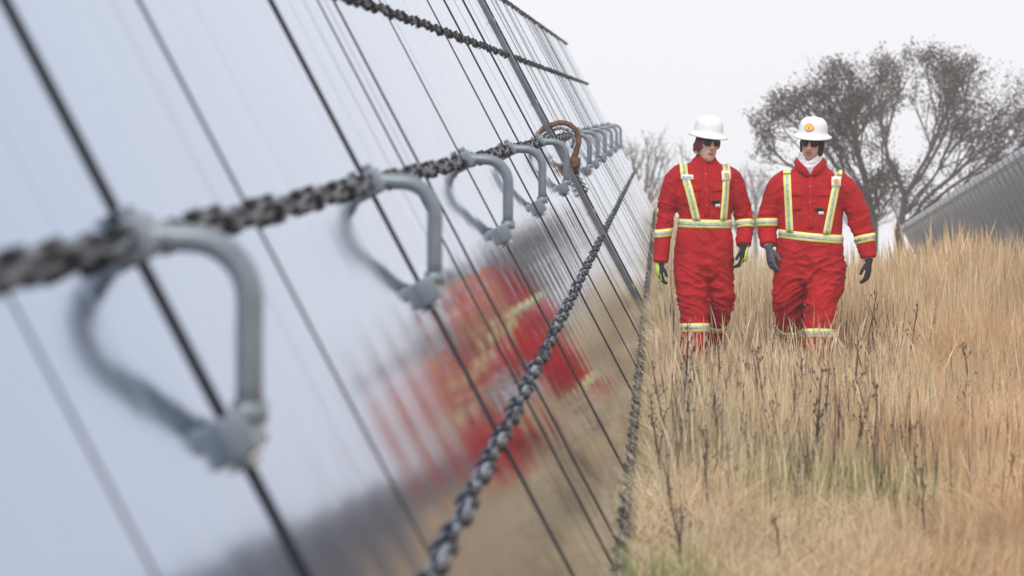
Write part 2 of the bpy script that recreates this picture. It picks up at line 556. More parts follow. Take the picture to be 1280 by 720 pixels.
# rusty shackle on the joint bar
sh = empty('rusty_shackle', Vector((BX, JOINT - 0.02, BZ)) + TD * (0.50 * PL) + ND * 0.07)
sh.scale = (1.15, 1.15, 1.15)
tag(sh, 'rusty brown iron shackle clamped on the joint bar between the panels', 'shackle')
def arc(r, a0, a1, n, cx=0.0, cz=0.0):
    return [(cx + r * math.cos(R(a0 + (a1 - a0) * i / n)), 0, cz + r * math.sin(R(a0 + (a1 - a0) * i / n))) for i in range(n + 1)]
mb = MB()
pth = [(-0.11, 0, 0.075), (-0.10, 0, 0.115)] + arc(0.135, 118, -25, 18, -0.005, 0.005) + [(0.105, 0, -0.10), (0.085, 0, -0.15)]
mb.tube(pth, [0.02, 0.024] + [0.021] * 19 + [0.024, 0.028], 10)
mb.build('bow', M['rust'], sh)
mb = MB(); mb.tube(arc(0.098, 130, -30, 16, -0.01, 0.0), 0.012, 8)
ir = mb.build('inner_ring', M['galv'], sh)
for a in range(120, -31, -30):
    mb = MB(); mb.tube([(-0.01 + 0.098 * math.cos(R(a)), -0.02, 0.098 * math.sin(R(a))), (-0.01 + 0.098 * math.cos(R(a)), 0.02, 0.098 * math.sin(R(a)))], 0.009, 6, ref=(0, 0, 1))
    mb.build('rivet', M['rust'], ir)
mb = MB(); mb.box((0.10, 0, -0.165), (0.085, 0.11, 0.075), ch=0.012)
mb.tube([(0.10, 0, -0.2), (0.115, 0, -0.25)], 0.022, 8, ref=(0, 1, 0)); mb.build('lug', M['rust'], sh)
mb = MB(); mb.box((-0.085, 0, 0.128), (0.11, 0.07, 0.03), ch=0.008); mb.build('cap', M['rust'], sh)
mb = MB(); mb.tube([(0.115 + 0.015 * math.sin(k * 1.3) + k * 0.0045, 0.015 * math.cos(k * 1.3), -0.25 - k * 0.0075) for k in range(20)], 0.009, 6)
mb.build('spring', M['galv'], sh)

# ------------------------------------------------------------------ people
PXM = FPX / 17.1

def catmull(rows, sub):
    rows = [np.array(r, float) for r in rows]
    out = []
    for i in range(len(rows) - 1):
        p0, p1, p2, p3 = rows[max(i - 1, 0)], rows[i], rows[i + 1], rows[min(i + 2, len(rows) - 1)]
        for k in range(sub):
            t = k / sub
            out.append(0.5 * ((2 * p1) + (-p0 + p2) * t + (2 * p0 - 5 * p1 + 4 * p2 - p3) * t * t + (-p0 + 3 * p1 - 3 * p2 + p3) * t ** 3))
    out.append(rows[-1])
    return out

def loft(mb, rows, ref=(0, 1, 0), n=20, sub=4, inflate=0.0, cap=0.6, vertical=False):
    """rows: x y z a b ; closed smooth limb with rounded ends"""
    rs = catmull(rows, sub)
    pts = [Vector(r[:3]) for r in rs]
    A = [r[3] + inflate for r in rs]; B = [r[4] + inflate for r in rs]
    rings = []
    N = len(pts)
    nrm = Vector(ref)
    fr = []
    for i in range(N):
        t = Vector((0, 0, 1)) * (1 if pts[-1].z > pts[0].z else -1) if vertical else (pts[min(i + 1, N - 1)] - pts[max(i - 1, 0)]).normalized()
        b = (nrm - nrm.dot(t) * t).normalized()
        nrm = b
        fr.append((t, b, t.cross(b)))
    def ring(p, a, b, f):
        return [p + f[2] * (a * math.cos(2 * math.pi * k / n)) + f[1] * (b * math.sin(2 * math.pi * k / n)) for k in range(n)]
    seq = []
    for s, i in ((-1, 0), (1, N - 1)):
        caps = []
        for ph in (30, 60, 85):
            c, sn = math.cos(R(ph)), math.sin(R(ph))
            caps.append(ring(pts[i] + fr[i][0] * (s * sn * cap * min(A[i], B[i])), A[i] * c, B[i] * c, fr[i]))
        if s < 0:
            seq += caps[::-1]
            seq += [ring(pts[j], A[j], B[j], fr[j]) for j in range(N)]
        else:
            seq += caps
    vs = [q for rg in seq for q in rg]
    fs = []
    for i in range(len(seq) - 1):
        for k in range(n):
            a0, a1 = i * n + k, i * n + (k + 1) % n
            fs.append((a0, a1, a1 + n, a0 + n))
    fs.append(tuple(range(n - 1, -1, -1)))
    fs.append(tuple((len(seq) - 1) * n + k for k in range(n)))
    mb.add(vs, fs)

def remeshed(mb, voxel, smooth_it=4):
    me = mb.mesh('tmp')
    o = bpy.data.objects.new('tmp', me)
    COL.objects.link(o)
    m = o.modifiers.new('r', 'REMESH'); m.mode = 'VOXEL'; m.voxel_size = voxel; m.use_smooth_shade = True
    if smooth_it:
        s = o.modifiers.new('s', 'SMOOTH'); s.factor = 0.5; s.iterations = smooth_it
    dg = bpy.context.evaluated_depsgraph_get()
    out = bpy.data.meshes.new_from_object(o.evaluated_get(dg))
    bpy.data.objects.remove(o); bpy.data.meshes.remove(me)
    out.materials.clear()
    return out

def bvh_of(me):
    return BVHTree.FromPolygons([v.co.copy() for v in me.vertices], [tuple(p.vertices) for p in me.polygons])

def sheet(grid, thick, nrm_fn, name, mat, parent):
    """grid[i][j] of (point, normal): closed thin shell lying on the cloth"""
    mb = MB()
    n, m = len(grid), len(grid[0])
    top = [[g[0] + g[1] * thick for g in row] for row in grid]
    bot = [[g[0] - g[1] * 0.004 for g in row] for row in grid]
    vs = [p for row in top for p in row] + [p for row in bot for p in row]
    fs = []
    k = n * m
    for i in range(n - 1):
        for j in range(m - 1):
            a = i * m + j
            fs.append((a, a + 1, a + m + 1, a + m))
    for i in range(n - 1):
        for j in (0, m - 1):
            a = i * m + j
            f = (a, a + m, a + m + k, a + k)
            fs.append(f if j == 0 else f[::-1])
    for j in range(m - 1):
        for i in (0, n - 1):
            a = i * m + j
            f = (a, a + k, a + 1 + k, a + 1)
            fs.append(f if i == 0 else f[::-1])
    mb.add(vs, fs)
    return mb.build(name, mat, parent)

def band(bvh, c, axis, hw, name, parent, mat, thick, ref=(0, 1, 0), n=44, rmax=0.3, tilt=None):
    axis = Vector(axis).normalized()
    b = Vector(ref); b = (b - b.dot(axis) * axis).normalized()
    a = axis.cross(b)
    c = Vector(c)
    grid = []
    for off in (-hw, -hw * 0.4, hw * 0.4, hw):
        row = []
        for k in range(n + 1):
            d = a * math.cos(2 * math.pi * k / n) + b * math.sin(2 * math.pi * k / n)
            o = c + axis * off
            h = bvh.ray_cast(o, d, rmax)
            p = h[0] if h[0] is not None else o + d * rmax * 0.6
            row.append((p, d))
        grid.append(row)
    # keep neighbouring points from jumping
    return sheet(grid, thick, None, name, mat, parent)

def tape_band(bvh, c, axis, hw, parent, **kw):
    y = band(bvh, c, axis, hw, 'reflective_band', parent, M['yellow'], 0.005, **kw)
    band(bvh, c, axis, hw * 0.36, 'silver_strip', y, M['silver'], 0.0075, **kw)
    return y

def front_patch(bvh, xs, zs, name, parent, mat, thick, shear=0.0):
    grid = []
    for z in zs:
        row = []
        for x in xs:
            xx = x + shear * (z - zs[0])
            h = bvh.ray_cast(Vector((xx, -2, z)), Vector((0, 1, 0)), 4)
            p = h[0] if h[0] is not None else Vector((xx, 0, z))
            row.append((p, Vector((0, -1, 0))))
        grid.append(row)
    return sheet(grid, thick, None, name, mat, parent)

def strap(bvh, xt, zt, xb, zb, parent, hw=0.027):
    """shoulder strap: up the chest, over the shoulder, down the back"""
    def make(h, thick, name, mat, par):
        cols = []
        def ray(x, o, d):
            hh = bvh.ray_cast(o, d, 3)
            return (hh[0], -d) if hh[0] is not None else None
        for i in range(14):
            z = zb + (zt - zb) * i / 13
            x = xb + (xt - xb) * i / 13
            cols.append((x, Vector((0, -2, z)), Vector((0, 1, 0))))
        zc = zt - 0.02
        for ph in range(18, 163, 12):
            d = Vector((0, math.cos(R(ph)), -math.sin(R(ph))))
            cols.append((xt, Vector((0, 0, zc)) - d * 1.0, d))
        for i in range(10):
            z = zt - (zt - zb) * i / 9
            cols.append((xt + (xb - xt) * 0.5 * i / 9, Vector((0, 2, z)), Vector((0, -1, 0))))
        grid = []
        for x, o, d in cols:
            row = []
            for s in (-1, -0.33, 0.33, 1):
                r = ray(x, o + Vector((x + s * h, 0, 0)), d)
                if r is None:
                    row = None
                    break
                row.append(r)
            if row:
                grid.append(row)
        return sheet(grid, thick, None, name, mat, par)
    y = make(hw, 0.0125, 'shoulder_strap', M['yellow'], parent)
    make(hw * 0.36, 0.0145, 'silver_strip', M['silver'], y)
    return y

def emblem(parent, origin, right, up, size, name='emblem'):
    """yellow fan-shaped shell mark with a red outline, laid on a surface"""
    right = Vector(right).normalized(); up = Vector(up).normalized()
    out = right.cross(up) * 1.0
    def outline(s):
        pts = []
        for i in range(21):
            a = R(-28 + 236 * i / 20)
            r = s * (0.5 + 0.035 * abs(math.sin(i * math.pi / 20 * 7)))
            pts.append((r * math.cos(a), r * math.sin(a) * 0.92))
        pts += [(-0.2 * s, -0.42 * s), (0.2 * s, -0.42 * s)]
        return pts
    o0 = Vector(origin)
    root = None
    for s, lift, mt in ((size, 0.0022, 'logo_red'), (size * 0.84, 0.0042, 'logo_yellow')):
        pts = outline(s)
        mb = MB()
        front = [o0 + right * x + up * y + out * lift for x, y in pts]
        back = [o0 + right * x + up * y - out * 0.006 for x, y in pts]
        k = len(pts)
        fs = [tuple(range(k))] + [(i, i + k, (i + 1) % k + k, (i + 1) % k) for i in range(k)]
        mb.add(front + back, fs)
        o = mb.build(name if root is None else 'shell_face', M[mt], parent if root is None else root, False)
        root = root or o
    for a in (50, 70, 90, 110, 130):
        mb = MB()
        d = right * math.cos(R(a)) + up * math.sin(R(a))
        mb.tube([o0 - up * size * 0.3 + out * 0.0045, o0 + d * size * 0.36 + out * 0.0045], size * 0.012, 4)
        mb.build('rib', M['logo_red'], root)
    return root

def hand_rows(wr, dirv, palm_n, side, curl, s=1.0):
    """rows for palm, four fingers and thumb. wr wrist, dirv down the hand, palm_n palm normal, side = thumb direction"""
    d = Vector(dirv).normalized(); n = Vector(palm_n); n = (n - n.dot(d) * d).normalized()
    t = Vector(side); t = (t - t.dot(d) * d - t.dot(n) * n).normalized()
    wr = Vector(wr)
    out = []
    P = lambda a, b, c: wr + d * a * s + t * b * s + n * c * s
    def row(p, a, b): return (p.x, p.y, p.z, a * s, b * s)
    out.append((('palm'), [row(P(-0.02, 0, 0), .028, .021), row(P(0.02, 0.002, 0), .034, .019), row(P(0.06, 0.0, 0.0), .041, .017), row(P(0.088, -0.002, 0.002), .038, .014)], n))
    for i, (off, ln) in enumerate(((0.031, 0.072), (0.0105, 0.08), (-0.0105, 0.075), (-0.031, 0.058))):
        pts = [P(0.08, off, 0.001)]
        ang = 0.15
        p = P(0.088, off * 1.05, 0.002)
        rows = [row(p - d * 0.012 * s, .0095, .0095)]
        for k, fr in enumerate((0.44, 0.32, 0.24)):
            ang += curl * (0.75 + 0.12 * i) * (1.0 if k else 0.6)
            p = p + (d * math.cos(ang) + n * math.sin(ang)) * (ln * fr * s)
            rows.append(row(p, .0092 - .0008 * k, .0092 - .0008 * k))
        out.append(('finger', rows, t))
    p = P(0.018, 0.026, 0.006)
    rows = [row(p, .013, .012)]
    for k, (ln, a) in enumerate(((0.04, 0.7), (0.03, 0.35), (0.022, 0.1))):
        p = p + (d * math.cos(a) + t * math.sin(a) + n * 0.35).normalized() * (ln * s)
        rows.append(row(p, .0112 - .001 * k, .0105 - .001 * k))
    out.append(('thumb', rows, n))
    return out

def head_rows():
    return [(0, -.052, -.117, .026, .030), (0, -.040, -.103, .042, .050), (0, -.022, -.075, .056, .073),
            (0, -.008, -.04, .0655, .089), (0, 0, 0, .0705, .097), (0, .003, .04, .0735, .100),
            (0, .004, .075, .068, .093), (0, .004, .10, .05, .07), (0, .004, .113, .024, .035)]

def person(name, label, loc, S, yaw=0.0):
    root = empty(name, loc)
    root.rotation_euler = (0, 0, yaw)
    tag(root, label, 'person')
    hc = Vector(S['head'])
    HR = Matrix.Rotation(S['hyaw'], 3, 'Z') @ Matrix.Rotation(S['hroll'], 3, 'Y') @ Matrix.Rotation(S['hpitch'], 3, 'X')
    def H(p):
        return hc + HR @ Vector(p)
    # ---- body: one continuous mesh, head, neck, trunk, limbs, hands
    mb = MB()
    tmp = MB()
    loft(tmp, head_rows(), n=24, sub=3, cap=0.4, vertical=True)
    loft(tmp, [(0, -.088, .028, .010, .011), (0, -.102, .0, .0125, .013), (0, -.112, -.024, .0165, .014), (0, -.100, -.034, .017, .012)], ref=(0, 1, 0), n=10, sub=2)
    for sx in (-1, 1):
        loft(tmp, [(sx * .069, .012, .028, .010, .016), (sx * .076, .016, .0, .010, .018), (sx * .070, .006, -.028, .008, .010)], n=8, sub=2)
        loft(tmp, [(sx * .012, -.093, .032, .008, .008), (sx * .05, -.083, .034, .008, .009)], n=8, sub=2)   # brow
        loft(tmp, [(sx * .030, -.074, -.012, .016, .016), (sx * .05, -.062, -.01, .014, .015)], n=8, sub=2)  # cheek
    loft(tmp, [(-.018, -.088, -.063, .010, .009), (0, -.0945, -.061, .012, .011), (.018, -.088, -.063, .010, .009)], n=8, sub=2)
    tmp.v = [tuple(H(p)) for p in tmp.v]
    mb.add(tmp.v, tmp.f)
    neck = H((0, .012, -.06))
    tb = S['torso']
    top = tb[-2]
    loft(mb, [(neck.x, neck.y, neck.z, .05, .055), ((neck.x + top[0]) / 2, .015, (neck.z + top[2]) / 2, .053, .057), (top[0], .01, top[2] - .06, .065, .065)], n=16)
    loft(mb, [(r[0], r[1], r[2], max(r[3] - .035, .03), max(r[4] - .03, .03)) for r in tb[:-1]], vertical=True)
    for L in S['arms'] + S['legs']:
        loft(mb, [(r[0], r[1], r[2], max(r[3] * .68, .026), max(r[3] * .68, .026)) for r in L], n=14)
    for hd in S['hands']:
        for _, rows, ref in hand_rows(*hd[:6]):
            loft(mb, rows, ref=ref, n=10, sub=2)
    body = link('body', remeshed(mb, 0.0055, 2), S['skin'], root)
    # ---- coverall
    mb = MB()
    loft(mb, tb, vertical=True, n=32, cap=0.25)
    for L in S['arms']:
        loft(mb, [(r[0], r[1], r[2], r[3], r[3] * 1.0) for r in L], n=18, cap=0.15)
    for L in S['legs']:
        loft(mb, [(r[0], r[1], r[2], r[3], r[4] if len(r) > 4 else r[3]) for r in L], n=20, cap=0.1)
    me = remeshed(mb, 0.0085, 4)
    # folds pushed into the cloth
    cen = S['folds']
    vn = [v.normal.copy() for v in me.vertices]
    sd0 = S['seed'] * 17.3
    for v, nn in zip(me.vertices, vn):
        p = v.co
        k = 0.24
        for (c, rad, amp) in cen:
            k += 0.95 * amp * math.exp(-((p - Vector(c)).length / rad) ** 2)
        q = Vector((p.x * 7 + sd0, p.y * 7, p.z * 17 + p.x * S['skew']))
        q2 = Vector((p.x * 16 - p.z * 9, p.y * 14 + sd0, p.z * 22))
        wp = noise.noise_vector(p * 4.5 + Vector((sd0, 0, 0))) * 0.55
        f = 1 - abs(noise.noise(q + wp * 2.0))
        f2 = 1 - abs(noise.noise(q2 * 0.8 + wp * 3.0))
        lo_ = noise.noise(p * 5.0 + Vector((0, sd0, 0)))
        v.co = p + nn * (k * (0.017 * (f ** 5 - 0.35) + 0.008 * (f2 ** 6 - 0.3)) + 0.010 * lo_)
    me.update()
    cov = link('coverall', me, M['red'], root)
    bv = bvh_of(me)
    S['details'](root, cov, bv)
    # ---- gloves
    for hd in S['hands']:
        mb = MB()
        rows = hand_rows(*hd[:6])
        for _, rw, ref in rows:
            loft(mb, rw, ref=ref, n=10, sub=2, inflate=0.0028)
        r0 = rows[0][1][0]
        d = Vector(hd[1]).normalized()
        loft(mb, [(r0[0] - d.x * .03, r0[1] - d.y * .03, r0[2] - d.z * .03, .036, .033), (r0[0] + d.x * .02, r0[1] + d.y * .02, r0[2] + d.z * .02, .036, .026)], n=12, ref=rows[0][2])
        g = link('glove', remeshed(mb, 0.0042, 1), hd[6], root)
        if hd[7] is not None:       # lime back and finger panels
            mb = MB()
            nrm = Vector(hd[2]).normalized()
            for _, rw, ref in rows[1:4]:
                pts = [Vector(r[:3]) - nrm * (r[3] * 0.75 + 0.002) for r in rw[:3]]
                mb.tube(pts, [r[3] * 0.6 for r in rw[:3]], 6)
            p0, p1 = Vector(rows[0][1][0][:3]), Vector(rows[0][1][3][:3])
            mb.tube([p0 - nrm * .018 + d * 0.0, (p0 + p1) / 2 - nrm * .016, p1 - nrm * .013], [.018, .022, .022], 8)
            mb.build('knuckle_guard', hd[7], g)
    # ---- boots
    for (x, y, z, pit) in S['boots']:
        mb = MB()
        rr = Matrix.Rotation(pit, 3, 'X')
        t2 = MB()
        loft(t2, [(0, .05, .20, .055, .06), (0, .05, .12, .055, .062), (0, .04, .055, .052, .075)], n=14)
        loft(t2, [(0, .09, .045, .045, .042), (0, -.02, .045, .052, .045), (0, -.12, .04, .052, .038), (0, -.175, .033, .04, .028)], ref=(0, 0, 1), n=14)
        t2.v = [tuple(rr @ Vector(p) + Vector((x, y, z))) for p in t2.v]
        mb.add(t2.v, t2.f)
        link('boot', remeshed(mb, 0.008, 2), M['boot'], root)
    # ---- helmet: full brim hard hat
    hel = MB()
    n = 40
    prof = [(1.0, .118, 0.0)]
    rings = []
    def rad(a, k, brim):
        ax, ay = (0.104, 0.124)
        return Vector((math.cos(a) * ax * k, math.sin(a) * ay * k, 0))
    for (k, z, br) in ((1.0, -.002, 1), (1.27, -.012, 1), (1.305, -.017, 1), (1.31, -.011, 1), (1.28, -.003, 1), (1.13, .007, 1), (1.05, .013, 1), (1.005, .026, 0), (.985, .05, 0), (.955, .08, 0), (.875, .108, 0), (.725, .130, 0), (.51, .144, 0), (.27, .147, 0), (.09, .149, 0)):
        ring = []
        for i in range(n):
            a = 2 * math.pi * i / n
            p = rad(a, k, br)
            if k > 1.1:     # the peak reaches further forward and dips
                fwd = max(0, -math.sin(a))
                p.y -= 0.016 * fwd * (k - 1) / 0.38
                p.z -= 0.010 * fwd
            ridge = 0
            if z > .05:
                w_ = min(1, (z - .05) / .05)
                ridge = 0.006 * w_ * math.exp(-(p.x / .014) ** 2) + 0.004 * w_ * math.exp(-((abs(p.x) - .05) / .012) ** 2)
            ring.append(p + Vector((0, 0, z + ridge)))
        rings.append(ring)
    vs = [q for rg in rings for q in rg]
    fs = []
    for i in range(len(rings) - 1):
        for k in range(n):
            a0, a1 = i * n + k, i * n + (k + 1) % n
            fs.append((a0, a1, a1 + n, a0 + n))
    fs.append(tuple((len(rings) - 1) * n + k for k in range(n)))
    zo = 0.067
    hel.add([H(Vector((q.x, q.y + 0.004, (q.z * 0.86 if q.z > 0 else q.z) + zo))) for q in vs], fs)
    ho = hel.build('hard_hat', M['white_shell'], root)
    if S.get('ex') is not None:
        emblem(ho, H((S['ex'], -0.1195, zo + 0.060)), HR @ Vector((1, 0, 0)), HR @ Vector((0, .30, 1)), 0.062)
    # ---- sunglasses
    mb = MB()
    for sx in (-1, 1):
        pts = []
        cxx = 0.034
        for i in range(16):
            a = 2 * math.pi * i / 16
            x = cxx + 0.029 * math.copysign(abs(math.cos(a)) ** 0.75, math.cos(a))
            z = 0.013 + 0.0235 * math.copysign(abs(math.sin(a)) ** 0.8, math.sin(a)) - 0.05 * max(0, x - .034) * 0
            y = -0.104 + 8.0 * max(0, x - 0.012) ** 2
            pts.append(H((sx * x, y, z)))
        c = H((sx * cxx, -0.103, 0.016))
        bk = [p + HR @ Vector((0, .006, 0)) for p in pts]
        k = 16
        fs = [(i, (i + 1) % k, 2 * k) for i in range(k)] + [(i, i + k, (i + 1) % k + k, (i + 1) % k) for i in range(k)]
        if sx > 0:
            fs = [f[::-1] for f in fs]
        mb.add(pts + bk + [c], fs)
    sg = mb.build('sunglasses', M['lens'], root)
    mb = MB()
    mb.tube([H((-.062, -.083, .03)), H((-.034, -.104, .0365)), H((0, -.108, .031)), H((.034, -.104, .0365)), H((.062, -.083, .03))], .0042, 6)
    for sx in (-1, 1):
        mb.tube([H((sx * .062, -.083, .026)), H((sx * .076, -.04, .024)), H((sx * .079, .012, .02))], .0042, 6)
    mb.build('frame', M['black_plastic'], sg)
    # ---- mouth
    mb = MB()
    for dz, r in ((.0035, .0042), (-.0045, .0052)):
        mb.tube([H((-.022, -.0915, -.062)), H((-.010, -.1015, -.061 + dz)), H((0, -.1035, -.0615 + dz)), H((.010, -.1015, -.061 + dz)), H((.022, -.0915, -.062))], [.001, r, r, r, .001], 6)
    mb.build('lips', M['lips'], root)
    S['headwear'](root, H, HR)
    return root

# ----- woman, left
def woman_details(root, cov, bv):
    b = tape_band(bv, (0.005, 0, 1.03), (0.02, 0, 1), 0.03, root, rmax=0.26, n=60)
    strap(bv, -0.150, 1.395, -0.066, 1.055, root)
    strap(bv, 0.155, 1.395, 0.128, 1.055, root)
    tape_band(bv, (-0.291, 0.005, 0.963), (-0.10, 0, 1), 0.028, root, rmax=0.09)
    tape_band(bv, (0.295, 0.02, 1.02), (-0.05, 0.25, 1), 0.028, root, rmax=0.09)
    tape_band(bv, (-0.08, -0.125, 0.295), (0.0, 0.12, 1), 0.03, root, rmax=0.15)
    tape_band(bv, (0.108, 0.17, 0.315), (0, -0.7, 0.7), 0.028, root, rmax=0.14)
    common_details(root, bv, collar=[(-0.0, 1.475)], px=(-0.10, 0.115), pz=1.27, plz=(1.08, 1.49), logo=(0.15, 1.37), tab=(0.075, 1.175))
    # name tag on the other strap
    nt_ = front_patch(bv, np.linspace(-0.172, -0.088, 5), [1.345, 1.36, 1.378], 'name_tag', root, M['white_card'], 0.0175, 0.0)
    for k in range(5):
        front_patch(bv, [-0.16 + k * 0.013, -0.152 + k * 0.013], [1.357, 1.366], 'lettering', nt_, M['ink'], 0.0195)
    mb = MB()
    loft(mb, [(0.0, 0.005, 1.455, .092, .088), (0.008, 0.0, 1.495, .074, .082), (0.014, -0.004, 1.525, .070, .080)], vertical=True, n=26, cap=0.0)
    link('collar', remeshed(mb, 0.007, 3), M['red'], root)

def common_details(root, bv, collar, px, pz, plz, logo, tab):
    front_patch(bv, [-0.018 + 0.004, 0.0, 0.022], np.linspace(plz[0], plz[1] - 0.03, 14), 'placket', root, M['reddark'], 0.004)
    for x in px:
        pk = front_patch(bv, np.linspace(x - 0.055, x + 0.055, 6), np.linspace(pz - 0.115, pz, 6), 'chest_pocket', root, M['reddark'], 0.0045)
        front_patch(bv, np.linspace(x - 0.06, x + 0.06, 6), np.linspace(pz - 0.012, pz + 0.03, 4), 'flap', pk, M['reddark'], 0.009)
    mb = MB()
    x, z = logo
    bd = front_patch(bv, np.linspace(x - 0.033, x + 0.033, 4), np.linspace(z - 0.035, z + 0.035, 4), 'badge', root, M['white_card'], 0.0185)
    h = bv.ray_cast(Vector((x, -2, z)), Vector((0, 1, 0)), 4)
    emblem(bd, h[0] + Vector((0, -0.020, 0)), (1, 0, 0), (0, 0.05, 1), 0.042)
    front_patch(bv, np.linspace(tab[0] - 0.035, tab[0] + 0.022, 3), [tab[1], tab[1] + 0.012, tab[1] + 0.022], 'zip_pull', root, M['black_cloth'], 0.009)
    front_patch(bv, np.linspace(tab[0] - 0.008, tab[0] + 0.028, 3), [tab[1] - 0.026, tab[1] - 0.012, tab[1] - 0.004], 'cloth_label', root, M['white_card'], 0.009)
    for i in range(3):
        z = plz[0] + 0.08 + 0.11 * i
        front_patch(bv, [0.0, 0.006], [z, z + 0.006], 'snap', root, M['bolt'], 0.007)

def woman_head(root, H, HR):
    rn = random.Random(4)
    mb = MB()
    for k in range(46):
        a = R(rn.uniform(18, 175)) if k % 5 else R(rn.uniform(-12, 18))
        side = -1 if k % 4 else 1
        x, y = side * 0.078 * abs(math.sin(a)) + 0, 0.085 * -math.cos(a) * 0.75
        ln = rn.uniform(0.085, 0.135) if side < 0 else rn.uniform(.06, .09)
        out = 1.0 + rn.uniform(0.05, 0.32) * (1 if side < 0 else .4)
        pts = [H((x, y, .05)), H((x * 1.08, y * 1.05, .01)), H((x * out, y * 1.1, .05 - ln * .75)), H((x * (out - .08 * rn.random()), y * 1.05 + rn.uniform(-.01, .01), .05 - ln))]
        mb.tube(pts, [.009, .010, .008, .002], 5)
    mb.build('hair', M['hair'], root)

W = dict(seed=1, skew=9, skin=M['skin'],
    head=(0.022, -0.03, 1.597), hyaw=R(14), hroll=R(5), hpitch=R(4), ex=None,
    torso=[(0.0, 0, .66, .165, .125), (0.0, 0, .74, .205, .15), (0, 0, .86, .205, .15), (0.002, 0, .95, .197, .146), (0.005, 0, 1.03, .187, .14), (0.005, 0, 1.12, .194, .142), (0, 0, 1.23, .197, .146),
           (0, .005, 1.33, .190, .135), (0, .01, 1.41, .155, .105), (0.002, .008, 1.455, .10, .088), (0.004, .006, 1.49, .074, .078)],
    arms=[[(-.135, .01, 1.385, .075), (-.20, .01, 1.335, .079), (-.245, .015, 1.22, .074), (-.272, .022, 1.08, .066), (-.293, .008, .95, .060), (-.304, -.015, .85, .057), (-.310, -.03, .755, .054)],
          [(.135, .01, 1.385, .075), (.205, .01, 1.335, .079), (.253, .015, 1.22, .074), (.288, .03, 1.09, .066), (.298, .015, 1.0, .060), (.29, -.015, .93, .057), (.282, -.045, .875, .054)]],
    legs=[[(-.095, 0, .78, .12, .135), (-.095, -.03, .62, .122, .13), (-.08, -.085, .46, .108, .115), (-.078, -.115, .32, .100, .106), (-.085, -.135, .20, .094, .102), (-.087, -.142, .085, .092, .10)],
          [(.100, 0, .78, .115, .13), (.108, 0, .62, .108, .12), (.118, .02, .47, .094, .106), (.112, .14, .34, .086, .09), (.10, .25, .245, .08, .084), (.09, .335, .18, .074, .078)]],
    hands=[((-.312, -.035, .735), (-.05, -.15, -1), (1, 0.2, 0), (0.1, -1, 0), 0.45, 0.88, M['glove_black'], M['glove_lime']),
           ((.276, -.058, .845), (-.15, -.25, -1), (-1, 0.25, 0), (-.2, -1, 0), 0.5, 0.95, M['glove_black'], M['glove_lime'])],
    boots=[(-.085, -.145, 0.0, 0), (.085, .40, .09, R(35))],
    folds=[((.0, -.1, .62), .16, 1.3), ((-.09, -.1, .45), .14, 1.2), ((.11, 0, .45), .14, 1.2), ((-.27, 0, 1.08), .11, 1.0), ((.29, 0, 1.08), .11, 1.0), ((-.18, 0, 1.35), .08, .6), ((.18, 0, 1.35), .08, .6), ((-.09, -.15, .15), .12, 1.0), ((0, -.1, .95), .12, .5)],
    details=woman_details, headwear=woman_head)
wx = (880 - 830) / PXM
person('person', 'person in red coverall with dark red hair, walking beside the leaning panel',
       (wx, 17.1, float(ground_z(wx, 17.1))), W, R(5))

# ----- man, right
def man_details(root, cov, bv):
    tape_band(bv, (0.0, 0, 0.935), (0.09, 0, 1), 0.03, root, rmax=0.3, n=64)
    strap(bv, -0.165, 1.385, -0.143, 0.965, root)
    strap(bv, 0.20, 1.375, 0.118, 0.955, root)
    tape_band(bv, (-0.302, 0.0, 1.03), (-0.02, 0.1, 1), 0.028, root, rmax=0.1)
    tape_band(bv, (0.385, 0.012, 0.915), (-0.22, 0.1, 1), 0.028, root, rmax=0.1)
    tape_band(bv, (0.064, -0.165, 0.255), (0.0, 0.15, 1), 0.03, root, rmax=0.16)
    tape_band(bv, (-0.145, 0.165, 0.26), (0, -0.45, 0.85), 0.028, root, rmax=0.15)
    common_details(root, bv, collar=None, px=(-0.115, 0.115), pz=1.235, plz=(0.99, 1.43), logo=(0.185, 1.325), tab=(0.07, 1.12))
    # open shirt collar: two folded wings
    for sx in (-1, 1):
        mb = MB()
        loft(mb, [(sx * .012 + .005, -.125, 1.375, .009, .016), (sx * .05, -.112, 1.41, .010, .030), (sx * .088, -.065, 1.455, .010, .030), (sx * .10, .0, 1.475, .010, .028), (sx * .065, .075, 1.485, .010, .026)], ref=(0, 0, 1), n=12, sub=4)
        link('collar', remeshed(mb, 0.006, 2), M['red'], root)

